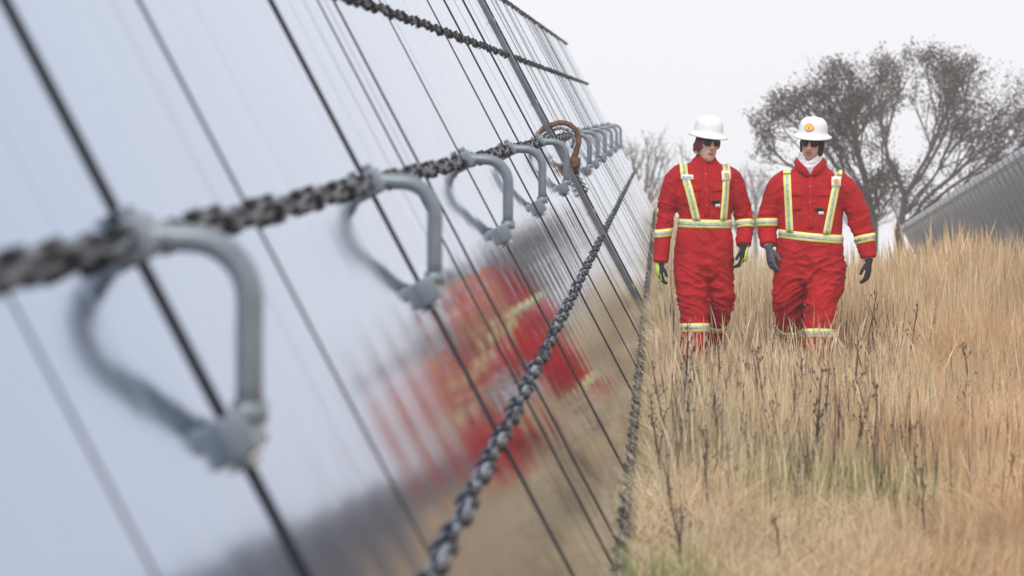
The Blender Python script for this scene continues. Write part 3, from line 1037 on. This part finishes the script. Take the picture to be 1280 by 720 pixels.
def man_head(root, H, HR):
    # close black cap under the hat, over ears and nape
    mb = MB()
    rows = []
    n = 40
    for j, (z, k) in enumerate(((-.075, 1.0), (-.05, 1.0), (-.02, 1.0), (.01, 1.0), (.04, 1.0), (.065, 1.0))):
        row = []
        for i in range(n + 1):
            # wraps from one temple round the back to the other; forehead strip at the top
            open_ = R(52) if z < .038 else 0
            a = -math.pi / 2 + open_ + (2 * math.pi - 2 * open_) * i / n
            ax, ay = .0845 - .010 * max(0, -z / .075), .106 - .016 * max(0, -z / .075)
            row.append((Vector(H((math.cos(a) * ax, math.sin(a) * ay + .006, z))), (HR @ Vector((math.cos(a), math.sin(a), 0)))))
        rows.append(row)
    sheet(rows, 0.004, None, 'skull_cap', M['black_cloth'], root)
    # stubble: thin shell over jaw and upper lip
    mb = MB()
    def face_pt(x, z):
        rs = head_rows()
        for r0, r1 in zip(rs[:-1], rs[1:]):
            if r0[2] <= z <= r1[2]:
                t = (z - r0[2]) / (r1[2] - r0[2])
                a = r0[3] + (r1[3] - r0[3]) * t; b = r0[4] + (r1[4] - r0[4]) * t; yc = r0[1] + (r1[1] - r0[1]) * t
                return Vector((x * a, yc - b * math.sqrt(max(0, 1 - x * x)), z))
        return Vector((x * .02, -.05, z))
    grid = []
    for j in range(6):
        row = []
        for i in range(17):
            x = -0.96 + 1.92 * i / 16
            zt = -0.078 + 0.055 * abs(x) ** 2.2
            z = -.113 + (zt + .113) * j / 5
            p = face_pt(x, z)
            row.append((H(p), HR @ Vector((x, -1, 0)).normalized()))
        grid.append(row)
    sheet(grid, 0.0035, None, 'stubble', M['stubble'], root)
    mb = MB()
    mb.tube([H((-.027, -.089, -.058)), H((-.012, -.1035, -.046)), H((.0, -.1055, -.045)), H((.012, -.1035, -.046)), H((.027, -.089, -.058))], [.003, .0055, .0055, .0055, .003], 6)
    mb.build('moustache', M['stubble'], root)
    # white neck scarf, bunched
    rn = random.Random(3)
    mb = MB()
    for k in range(6):
        z = 1.425 + k * 0.019
        r = .088 - .004 * abs(k - 2)
        pts = []
        for i in range(25):
            a = 2 * math.pi * i / 24
            dip = -0.045 * max(0, -math.sin(a)) ** 3 * (1 - k / 7)
            pts.append((math.cos(a) * r * .92, math.sin(a) * r * 1.08 - .012, z + dip + .006 * math.sin(a * 3 + k * 1.7)))
        mb.tube(pts, .0165, 8, cap=False)
    link('scarf', remeshed(mb, 0.006, 2), M['scarf'], root)

MN = dict(seed=2, skew=-8, skin=M['skin_stubble'],
    head=(0.012, -0.03, 1.588), hyaw=R(-9), hroll=R(5), hpitch=R(3), ex=-0.008,
    torso=[(-.005, 0, .62, .20, .145), (-.01, 0, .70, .243, .17), (-.008, 0, .80, .243, .172), (-.004, 0, .88, .232, .165), (0, 0, .94, .222, .158), (.0, 0, 1.03, .226, .16), (.005, 0, 1.15, .226, .16),
           (.008, .005, 1.26, .222, .15), (.008, .01, 1.35, .192, .122), (.008, .01, 1.42, .125, .10), (.008, .008, 1.455, .09, .088)],
    arms=[[(-.15, .01, 1.335, .085), (-.215, .012, 1.285, .089), (-.268, .012, 1.17, .082), (-.298, .012, 1.07, .075), (-.305, -.012, .98, .068), (-.30, -.045, .91, .064), (-.295, -.065, .875, .06)],
          [(.17, .01, 1.33, .085), (.245, .012, 1.275, .089), (.315, .012, 1.15, .082), (.358, .022, 1.02, .075), (.388, .012, .91, .067), (.403, -.012, .84, .063), (.410, -.025, .785, .059)]],
    legs=[[(-.125, 0, .76, .14, .155), (-.14, .005, .60, .132, .145), (-.155, .03, .45, .113, .125), (-.15, .12, .33, .099, .108), (-.14, .205, .23, .09, .095), (-.135, .27, .165, .084, .088)],
          [(.115, 0, .76, .14, .155), (.105, -.04, .60, .138, .15), (.075, -.105, .45, .118, .128), (.064, -.145, .32, .107, .115), (.062, -.172, .20, .10, .108), (.062, -.185, .085, .098, .105)]],
    hands=[((-.290, -.075, .845), (0.12, -.2, -1), (.75, 0.5, 0), (.35, -1, 0), 0.33, 1.05, M['glove_grey'], None),
           ((.414, -.033, .752), (-.05, -.2, -1), (-1, 0.3, 0), (-.15, -1, 0), 0.42, 1.0, M['glove_black'], None)],
    boots=[(-.135, .34, .075, R(32)), (.062, -.185, 0.0, 0)],
    folds=[((.0, -.1, .62), .18, 1.3), ((.075, -.12, .45), .15, 1.3), ((-.15, 0, .45), .15, 1.0), ((-.298, 0, 1.07), .11, 1.0), ((.36, 0, 1.02), .12, 1.0), ((.2, 0, 1.28), .1, .6), ((-.2, 0, 1.28), .1, .6), ((.06, -.2, .15), .12, 1.0), ((.15, -.1, .72), .14, .9)],
    details=man_details, headwear=man_head)
mx = (1013 - 830) / PXM
person('person', 'person in red coverall with white scarf and black cap under the hard hat',
       (mx, 17.1, float(ground_z(mx, 17.1))), MN, R(-5))

# ------------------------------------------------------------------ trees
def grow(attr, base, trunk_pts, step, alpha=0.75, seed=0):
    r = np.random.default_rng(seed)
    pos = [np.array(base, float)]; par = [-1]; pl = [0.0]
    for p in trunk_pts:
        p = np.array(p, float)
        pos.append(p); par.append(len(pos) - 2); pl.append(pl[-1] + np.linalg.norm(p - pos[-2]))
    order = np.argsort(np.linalg.norm(attr - np.array(base), axis=1) + r.normal(0, 0.5, len(attr)))
    tips = []
    P = np.zeros((len(attr) * 14 + 60, 3)); PLn = np.zeros(len(P)); PA = -np.ones(len(P), int)
    n = len(pos)
    P[:n] = pos; PLn[:n] = pl; PA[:n] = par
    start = max(1, n - 3)
    for i in order:
        q = attr[i]
        d = np.linalg.norm(P[start:n] - q, axis=1)
        up = (P[start:n, 2] - q[2]).clip(0)              # prefer to come from below
        cost = d + alpha * PLn[start:n] + 0.6 * up
        j = int(np.argmin(cost)) + start
        dist = d[j - start]
        k = max(1, min(12, int(dist / step)))
        pd = P[j] - P[PA[j]] if PA[j] >= 0 else np.array([0, 0, 1.0])
        pd = pd / (np.linalg.norm(pd) + 1e-9)
        c1 = P[j] + pd * dist * 0.22
        c2 = q - (q - P[j]) * 0.3 + np.array([0, 0, -0.06 * dist])
        a = P[j].copy(); prev = j
        for s in range(1, k + 1):
            t = s / k
            x = (1 - t) ** 3 * a + 3 * (1 - t) ** 2 * t * c1 + 3 * (1 - t) * t * t * c2 + t ** 3 * q
            if s < k:
                x = x + r.normal(0, 0.035 * step, 3)
            P[n] = x; PA[n] = prev; PLn[n] = PLn[prev] + np.linalg.norm(x - P[prev]); prev = n; n += 1
        tips.append(prev)
    P, PA = P[:n], PA[:n]
    cnt = np.zeros(n)
    for t in tips:
        while t >= 0:
            cnt[t] += 1; t = PA[t]
    return P, PA, cnt, tips

def branch_mesh(name, P, PA, cnt, r_tip, power=0.45):
    n = len(P)
    rad = r_tip * np.maximum(cnt, 1) ** power
    idx = np.arange(n)[PA >= 0]
    a, b = P[PA[idx]], P[idx]
    ra, rb = np.minimum(rad[PA[idx]], rad[idx] * 1.35), rad[idx]
    t = b - a
    t /= np.linalg.norm(t, axis=1)[:, None] + 1e-9
    ref = np.where(np.abs(t[:, 2:3]) > 0.9, np.array([[1.0, 0, 0]]), np.array([[0, 0, 1.0]]))
    s = np.cross(t, ref); s /= np.linalg.norm(s, axis=1)[:, None]
    u = np.cross(t, s)
    k = 5
    vs = []
    for i in range(k):
        c, sn = math.cos(2 * math.pi * i / k), math.sin(2 * math.pi * i / k)
        d = s * c + u * sn
        vs.append(a + d * ra[:, None]); vs.append(b + d * rb[:, None])
    V = np.stack(vs, 1).reshape(-1, 3)           # per edge: 2k verts
    o = np.arange(len(idx))[:, None] * (2 * k)
    tr = []
    for i in range(k):
        j = (i + 1) % k
        tr.append(o + np.array([2 * i, 2 * j, 2 * j + 1])[None]); tr.append(o + np.array([2 * i, 2 * j + 1, 2 * i + 1])[None])
    T = np.concatenate(tr)
    return np_mesh(name, V, T, smooth=True)

def leaf_mesh(name, centres, size, cols, r):
    n = len(centres)
    d = r.normal(0, 1, (n, 3)); d[:, 2] -= 0.5; d /= np.linalg.norm(d, axis=1)[:, None]
    e = r.normal(0, 1, (n, 3)); e -= (e * d).sum(1)[:, None] * d; e /= np.linalg.norm(e, axis=1)[:, None]
    f = np.cross(d, e)
    L = (size * r.uniform(0.6, 1.4, n))[:, None]
    wv = L * r.uniform(0.35, 0.6, n)[:, None]
    cup = f * L * 0.15
    v = np.stack([centres, centres + d * L * 0.5 + e * wv * 0.5 + cup, centres + d * L, centres + d * L * 0.5 - e * wv * 0.5 + cup], 1).reshape(-1, 3)
    o = np.arange(n)[:, None] * 4
    T = np.concatenate([o + np.array([0, 1, 2])[None], o + np.array([0, 2, 3])[None]])
    c = np.array(cols)[r.integers(0, len(cols), n)] * r.uniform(0.65, 1.3, (n, 1))
    return np_mesh(name, v, T, np.repeat(c, 4, 0))

def at(u, v, Z):
    return np.array([(u - 830) / FPX * Z, Z, EYE - (v - 140) / FPX * Z])

def tree(name, label, Z, base_uv, trunk_uv, blobs, n_attr, leaves_per, r_tip, seed, leaf_size=0.07, cols=((0.075, 0.05, 0.05),), group='trees beyond the field', bark='bark', depth=0.85):
    r = np.random.default_rng(seed)
    b = at(*base_uv, Z); b[2] = float(ground_z(b[0], b[1])) - 0.1
    wts = np.array([q[2] * q[3] * (q[4] if len(q) > 4 else 1) for q in blobs], float); wts /= wts.sum()
    pts, dens = [], []
    while len(pts) < n_attr:
        i = r.choice(len(blobs), p=wts)
        q = blobs[i]
        e = r.normal(0, 1, 3); e *= (r.uniform(0, 1) ** 0.42 if r.uniform() > 0.1 else r.uniform(1.0, 1.3)) / np.linalg.norm(e)
        u, v = q[0] + e[0] * q[2], q[1] + e[2] * q[3]
        p = at(u, v, Z); p[1] += e[1] * depth * (q[2] + q[3]) / 2 * Z / FPX
        if noise.noise(Vector(p * 0.75) + Vector((seed * 9.1, 0, 0))) > -0.2:
            pts.append(p)
    pts = np.array(pts)
    root = empty(name, b)
    tag(root, label, 'tree', group)
    tp = [at(*q, Z) for q in trunk_uv]
    P, PA, cnt, tips = grow(pts, b, tp, 0.28 * Z / 60, seed=seed)
    me = branch_mesh('trunk', P - b, PA, cnt, r_tip)
    link('trunk', me, M[bark], root)
    if leaves_per > 0:
        # leaves sit on the outer twigs
        tw = np.where(cnt <= 2)[0]
        tw = tw[PA[tw] >= 0]
        n = int(leaves_per * len(tips))
        j = r.choice(tw, n)
        t = r.uniform(0, 1, (n, 1))
        c = P[j] * t + P[PA[j]] * (1 - t) + r.normal(0, 0.10 * Z / 60, (n, 3))
        keep = np.array([noise.noise(Vector(q * 1.7) + Vector((seed, 5, 0))) > -0.3 for q in c])
        me = leaf_mesh('crown', c[keep] - b, leaf_size, cols, r)
        link('crown', me, M['leaf'], root)
    return root

LC = ((0.10, 0.062, 0.066), (0.13, 0.068, 0.06), (0.075, 0.056, 0.064), (0.15, 0.085, 0.066))
tree('tree', 'tree with withered brown leaves and a fan of bare limbs above the right panel', 58, (1122, 300), [(1124, 285), (1128, 270)],
     [(1150, 98, 55, 44), (1205, 118, 62, 50), (1252, 160, 50, 60), (1105, 95, 38, 38), (1290, 185, 40, 50), (1190, 190, 55, 45, .35), (1215, 230, 55, 30, .5), (1165, 150, 60, 50, .7), (1290, 120, 30, 30, .6), (1150, 240, 42, 35, .7), (1185, 262, 40, 18, .7), (1120, 150, 50, 50, .6), (1185, 80, 50, 25, .6)],
     1400, 13, 0.0044, 11, 0.072, LC)
tree('tree', 'dense dark brown-leaved tree directly behind the right person', 54, (1092, 300), [(1092, 282), (1090, 268)],
     [(985, 120, 30, 22), (1000, 150, 52, 40), (1045, 105, 45, 38), (1060, 160, 52, 55), (1085, 120, 36, 50), (1055, 215, 48, 40), (1095, 200, 30, 40), (975, 185, 40, 32), (1080, 250, 30, 28, .8), (950, 150, 18, 14), (1015, 225, 40, 30, .6), (1110, 225, 28, 35, .6)],
     1300, 11, 0.0045, 23, 0.07, LC)
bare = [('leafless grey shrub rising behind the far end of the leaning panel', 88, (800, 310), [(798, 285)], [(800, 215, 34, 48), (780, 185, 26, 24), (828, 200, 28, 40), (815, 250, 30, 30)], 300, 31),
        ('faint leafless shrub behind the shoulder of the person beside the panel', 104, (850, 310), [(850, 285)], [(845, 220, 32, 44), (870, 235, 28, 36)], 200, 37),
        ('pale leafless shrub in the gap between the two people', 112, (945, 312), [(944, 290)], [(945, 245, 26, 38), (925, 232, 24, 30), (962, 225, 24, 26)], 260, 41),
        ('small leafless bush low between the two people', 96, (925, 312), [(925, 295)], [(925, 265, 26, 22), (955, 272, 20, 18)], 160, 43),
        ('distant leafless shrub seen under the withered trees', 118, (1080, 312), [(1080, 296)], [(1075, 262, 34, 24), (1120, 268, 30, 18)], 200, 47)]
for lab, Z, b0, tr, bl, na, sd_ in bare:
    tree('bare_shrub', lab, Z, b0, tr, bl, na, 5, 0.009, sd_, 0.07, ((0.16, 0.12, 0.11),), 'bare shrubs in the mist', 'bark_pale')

# ------------------------------------------------------------------ grass
def blades(name, x, y, h, wd, lean, cols, r, seg=3, curl=0.35, kind='stuff', head=None, z0=None, flow=None):
    """tapering bent blades from arrays"""
    n = len(x)
    z = ground_z(x, y) - 0.01 if z0 is None else z0
    az = r.uniform(0, 2 * np.pi, n) if flow is None else flow
    ld = np.stack([np.cos(az), np.sin(az), np.zeros(n)], 1) * lean[:, None]
    sa = r.uniform(0, np.pi, n)
    sd_ = np.stack([np.cos(sa), np.sin(sa) * 0.5, np.zeros(n)], 1)
    base = np.stack([x, y, z], 1)
    V = []
    for s in range(seg + 1):
        t = s / seg
        c = base + ld * (h * (t * (1 - curl) + curl * t * t * 1.6))[:, None] + np.array([0, 0, 1.0]) * (h * (t - 0.25 * lean * t * t))[:, None]
        wv = wd * (1 - t) ** 0.7 if s < seg else wd * 0.08
        if head is not None and s == seg - 1:
            wv = wd * head
        V.append(c + sd_ * wv[:, None] * 0.5); V.append(c - sd_ * wv[:, None] * 0.5)
    V = np.stack(V, 1)
    m = 2 * (seg + 1)
    V = V.reshape(-1, 3)
    o = np.arange(n)[:, None] * m
    T = []
    for s in range(seg):
        a = 2 * s
        T.append(o + np.array([a, a + 1, a + 3])[None]); T.append(o + np.array([a, a + 3, a + 2])[None])
    T = np.concatenate(T)
    ob = link(name, np_mesh(name, V, T, np.repeat(cols, m, 0)), M['grass'])
    ob['kind'] = kind
    return ob

def noise2(x, y, s, k):
    return np.array([noise.noise(Vector((a * s + k, b * s - k, k * 0.37))) for a, b in zip(x, y)])

def left_limit(y):
    return np.where(y < ZE, BX + 0.03, -8.0)

def scatter(n, y0, y1, side_lo, side_hi, r, power=1.0):
    y = y0 + (y1 - y0) * r.uniform(0, 1, n) ** power
    x = side_lo(y) + (side_hi(y) - side_lo(y)) * r.uniform(0, 1, n)
    return x, y

def grass():
    r = np.random.default_rng(77)
    straw = np.array([0.76, 0.61, 0.39]); tan = np.array([0.52, 0.365, 0.21]); rust = np.array([0.67, 0.455, 0.26]); grey = np.array([0.54, 0.45, 0.335]); pale = np.array([0.78, 0.68, 0.50])
    def colour(x, y, n):
        k = noise2(x, y, 0.55, 3.0)
        k2 = noise2(x, y, 1.9, 8.0)
        wr = np.clip((x / np.maximum(y, 1) - 0.07) / 0.08 + k * 1.3, 0, 1)[:, None]     # redder bunchgrass stands to the right
        c = straw * (1 - wr) + rust * wr
        u = r.uniform(0, 1, (n, 1))
        c = np.where(u < 0.22, tan, c); c = np.where(u > 0.90, pale, c)
        c = np.where((u > 0.22) & (u < 0.36), grey * (1 - 0.5 * wr) + rust * 0.5 * wr, c)
        g = np.clip(noise2(x, y, 0.9, 21.0) * 2.0 - 0.55, 0, 0.22)[:, None]
        c = c * (1 - g) + np.array([0.20, 0.23, 0.09]) * g
        return c * (0.82 + 0.36 * r.uniform(0, 1, (n, 1))) * (1 + 0.22 * k2[:, None])
    lo = lambda y: np.full_like(y, -0.125)
    hi = lambda y: 0.19 * y + 0.5
    # main sward in view
    n = 150000
    x, y = scatter(n, 4.8, 25.5, lo, hi, r, 0.8)
    k = noise2(x, y, 0.7, 12.0)
    h = (0.24 + 0.14 * k + 0.12 * np.clip((y - 9) / 10, 0, 1) + 0.10 * np.clip(x / 3, 0, 1)) * r.uniform(0.55, 1.35, n)
    edge = np.clip((x - BX) / 0.30, 0.25, 1)
    h = h * np.where(y < 14, edge, np.maximum(edge, .6))
    h = np.maximum(h, 0.06)
    # shorter where the people walk and in front of them
    walk = (y > 13.2) & (y < 17.5) & (x < 1.75)
    cap = np.clip(0.16 + (17.5 - y) * 0.055, 0.14, 0.4)
    h = np.where(walk, np.minimum(h, cap * r.uniform(0.5, 1.0, n) * np.where(r.uniform(0, 1, n) > 0.9, 1.9, 1.0)), h)
    clump = noise2(x, y, 3.1, 41.0)
    h = h * (1 + 0.55 * clump)
    h = h * 0.88 * (0.62 + 0.38 * np.clip((y - 8) / 4.5, 0, 1))
    green = np.exp(-(((x - 0.80) / 0.42) ** 2 + ((y - 11.2) / 0.9) ** 2)) + np.exp(-(((x + 0.02) / 0.2) ** 2 + ((y - 9.0) / 0.5) ** 2))
    h = np.maximum(h * (1 - 0.55 * np.clip(green, 0, 1)), 0.05)
    lodged = np.clip(noise2(x, y, 0.95, 55.0) * 2.4 + 0.25 + 0.35 * np.clip((12 - y) / 5, 0, 1), 0, 1)      # beaten-down patches
    lean = np.abs(r.normal(0.22, 0.16, n)) + lodged * r.uniform(0.1, 0.95, n)
    flow = noise2(x, y, 0.8, 66.0) * 5 + noise2(x, y, 4.0, 71.0) * 2.5 + r.normal(0, 0.9, n)
    col = colour(x, y, n)
    gk = (np.clip(green, 0, 1) * r.uniform(0, 0.5, n))[:, None]
    col = col * (1 - gk) + np.array([0.30, 0.36, 0.15]) * gk
    col = col * (1 + 0.22 * lodged[:, None])
    blades('dry_grass', x, y, h, r.uniform(0.003, 0.007, n), lean, col, r, flow=flow)
    # pale stems brushing the walkers' legs
    m = 420
    xs = r.uniform(-0.05, 1.7, m); ys = r.uniform(14.8, 17.0, m)
    cs = np.array([0.74, 0.58, 0.40]) * r.uniform(0.7, 1.2, (m, 1))
    blades('leg_high_stems', xs, ys, r.uniform(0.22, 0.52, m), r.uniform(0.004, 0.007, m), np.abs(r.normal(0.2, 0.15, m)), cs, r, seg=4, head=1.6)
    # thatch: low, flattened litter
    n = 60000
    x, y = scatter(n, 4.8, 22, lo, hi, r, 0.7)
    blades('grass_thatch', x, y, r.uniform(0.10, 0.26, n), r.uniform(0.004, 0.008, n), r.uniform(0.7, 1.5, n), colour(x, y, n) * 0.95, r, seg=2)
    # tall seed stems, more toward the back and the right
    n = 15000
    x, y = scatter(n, 9, 27, lambda y: np.full_like(y, 0.02), hi, r, 0.62)
    k = noise2(x, y, 0.8, 31.0)
    tall = np.clip((y - 10) / 12, 0, 1) * 0.26 + 0.16 * np.clip((x - 1.2) / 2, 0, 1)
    h = (0.40 + tall + 0.16 * k) * r.uniform(0.7, 1.2, n)
    people = (y > 13) & (y < 17.6) & (x < 1.8)
    h = np.where(people, np.minimum(h, np.clip(0.15 + (17.4 - y) * 0.06, 0.13, .4) + 0.28 * r.uniform(0, 1, n) ** 6), h)
    blades('seed_grass', x, y, h, r.uniform(0.0025, 0.0045, n), np.abs(r.normal(0.12, 0.1, n)), colour(x, y, n) * 1.03, r, seg=4, head=1.5)
    # plume-headed bunchgrass standing along the crest on the right
    n = 6200
    cx = r.uniform(0.9, 4.6, 170); cy = r.uniform(18.6, 24.5, 170)
    ci = r.integers(0, 170, n)
    x = cx[ci] + r.normal(0, 0.09, n); y = cy[ci] + r.normal(0, 0.09, n)
    cx[:60] = r.uniform(2.2, 4.2, 60); cy[:60] = r.uniform(19.5, 22.5, 60)
    x[ci < 60] = cx[ci[ci < 60]] + r.normal(0, 0.12, (ci < 60).sum()); y[ci < 60] = cy[ci[ci < 60]] + r.normal(0, 0.12, (ci < 60).sum())
    hh = r.uniform(0.62, 0.98, 170); hh[:60] = r.uniform(0.7, 1.05, 60)
    hc = hh[ci] * (0.85 + 0.28 * np.clip((x - 1.5) / 2.5, 0, 1))
    h = hc * r.uniform(0.6, 1.1, n)
    c = (rust * 0.45 + straw * 0.55) * r.uniform(0.75, 1.25, (n, 1))
    blades('plume_grass', x, y, h, r.uniform(0.004, 0.009, n), np.abs(r.normal(0.14, 0.1, n)), c, r, seg=5, head=2.2)
    # slopes and field outside the view, coarser
    n = 45000
    x = np.concatenate([r.uniform(0.5, 14, n // 2), r.uniform(-4.5, 16, n // 2)]); y = np.concatenate([r.uniform(3, 46, n // 2), r.uniform(-2, 70, n // 2)])
    ok = ~((x < 0.19 * y + 0.4) & (y < 25) & (y > 4.5)) & ~((x < BX + 0.05) & (y < ZE + .3) & (x > -2.6))
    x, y = x[ok], y[ok]; n = len(x)
    blades('field_grass', x, y, r.uniform(0.2, 0.5, n), r.uniform(0.012, 0.03, n), np.abs(r.normal(0.3, 0.2, n)), colour(x, y, n), r, seg=2)
    # thin dark dead stems
    n = 3800
    x, y = scatter(n, 10, 24, lambda y: np.full_like(y, 0.0), hi, r, 0.75)
    h = r.uniform(0.22, 0.52, n)
    h = np.where((y > 13.5) & (y < 17.6) & (x < 1.8), np.minimum(h, .14 + (17.6 - y) * .06), h)
    x = np.where(r.uniform(0, 1, n) < 0.4, 0.0 + (x - 0.0) * 0.45, x)
    c = np.array([0.10, 0.07, 0.06]) * r.uniform(0.4, 1.6, (n, 1))
    blades('dead_stems', x, y, h, r.uniform(0.003, 0.0065, n), np.abs(r.normal(0.12, 0.1, n)), c, r, seg=3, head=1.2)
    # green shoots here and there
    n = 1500
    spots = np.array([(0.85, 11.2, .25), (0.62, 11.4, .18), (-0.02, 9.0, .12), (1.05, 11.0, .22), (0.05, 8.8, .1), (0.9, 13.5, .3)])
    i = r.choice(len(spots), n, p=[.36, .2, .1, .16, .08, .1])
    x = spots[i, 0] + r.normal(0, 1, n) * spots[i, 2]; y = spots[i, 1] + r.normal(0, 1, n) * spots[i, 2] * 1.3
    x = np.maximum(x, -0.11)
    c = np.array([0.27, 0.32, 0.13]) * r.uniform(0.7, 1.3, (n, 1)) + np.array([0.05, 0.03, 0]) * r.uniform(0, 1, (n, 1))
    blades('green_shoots', x, y, r.uniform(0.12, 0.30, n), r.uniform(0.004, 0.007, n), np.abs(r.normal(0.45, 0.25, n)), c, r)
grass()

# dark dried weed stalks, each its own plant
def weed_mesh(seed):
    rn = random.Random(seed)
    mb = MB()
    pts = [Vector((0, 0, -0.03))]
    lean = Vector((rn.uniform(-.12, .12), rn.uniform(-.1, .1), 0))
    for k in range(1, 8):
        t = k / 7
        pts.append(Vector((lean.x * t + rn.uniform(-.008, .008), lean.y * t, t)))
    mb.tube(pts, [0.0085 * (1 - 0.55 * k / 7) for k in range(8)], 5)
    for k in range(rn.randint(10, 18)):
        t = rn.uniform(0.4, 0.98)
        i = min(6, int(t * 7)); p = pts[i].lerp(pts[i + 1], t * 7 - i)
        a = rn.uniform(0, 6.28); ln = rn.uniform(0.03, 0.11) * (1.3 - t)
        q = p + Vector((math.cos(a) * ln, math.sin(a) * ln, ln * 1.6))
        mb.tube([p, q], [.0026, .0016], 4)
        mb.tube([q - Vector((0, 0, .004)), q + Vector((0, 0, .012)), q + Vector((0, 0, .026))], [.003, .0075, .002], 5)
    return mb.mesh('weed_stalk')
M['weed'] = simple('dead_weed', (0.06, 0.042, 0.038), 0.9, 0, 0.4, 20)
WM = [weed_mesh(k) for k in range(7)]
for me in WM:
    me.materials.append(M['weed'])
rw = random.Random(12)
spots = []
for (u, v, hpx) in ((850, 560, 120), (868, 600, 85), (880, 545, 100), (902, 585, 90), (905, 500, 70), (925, 560, 95), (858, 500, 90), (945, 610, 80), (964, 560, 110), (985, 600, 90), (1000, 640, 70),
                    (1018, 600, 130), (1030, 560, 90), (1065, 555, 115), (1078, 590, 80), (1092, 610, 120), (1095, 560, 75), (1200, 555, 75), (1208, 545, 60), (1158, 680, 90), (830, 540, 80), (820, 590, 70),
                    (840, 620, 80), (955, 480, 70), (1010, 520, 70), (1125, 600, 70), (980, 705, 60), (855, 705, 95), (848, 720, 80), (1250, 640, 70), (1235, 500, 60), (912, 640, 75), (1040, 650, 60), (885, 640, 90)):
    Z = EYE * FPX / (v - 140)
    spots.append(((u - 830) / FPX * Z, Z, hpx * Z / FPX * 1.15))
for k in range(8):
    Z = rw.uniform(10, 23)
    x = BX + 0.15 + rw.uniform(0, 1) ** 1.2 * 0.17 * Z
    spots.append((x, Z, rw.uniform(0.3, 0.62)))
for i, (x, y, h) in enumerate(spots):
    if y < 7.2:
        continue
    o = bpy.data.objects.new('weed_stalk', WM[i % 7])
    COL.objects.link(o)
    o.location = (x, y, float(ground_z(x, y)))
    o.rotation_euler = (0, 0, rw.uniform(0, 6.28))
    o.scale = (max(h, .45) * 0.9 + .3, max(h, .45) * 0.9 + .3, h)
    tag(o, 'thin dark dried weed stalk standing in the tan grass', 'weed', 'dried weed stalks in the grass')

# ------------------------------------------------------------------ misty air
def haze():
    mb = MB()
    mb.box((5, 60, 0), (160, 250, 1))
    o = mb.build('haze', None, None, False)
    me = o.data
    for v in me.vertices:
        v.co.z = 16.0 if v.co.z > 0 else -24.0
    m = bpy.data.materials.new('mist')
    m.use_nodes = True
    t = m.node_tree
    t.nodes.clear()
    out = t.nodes.new('ShaderNodeOutputMaterial')
    pv = t.nodes.new('ShaderNodeVolumePrincipled')
    pv.inputs['Color'].default_value = (0.985, 0.987, 0.992, 1)
    pv.inputs['Density'].default_value = 0.0024
    pv.inputs['Anisotropy'].default_value = 0.2
    t.links.new(pv.outputs['Volume'], out.inputs['Volume'])
    me.materials.clear()
    me.materials.append(m)
    o['kind'] = 'stuff'
haze()
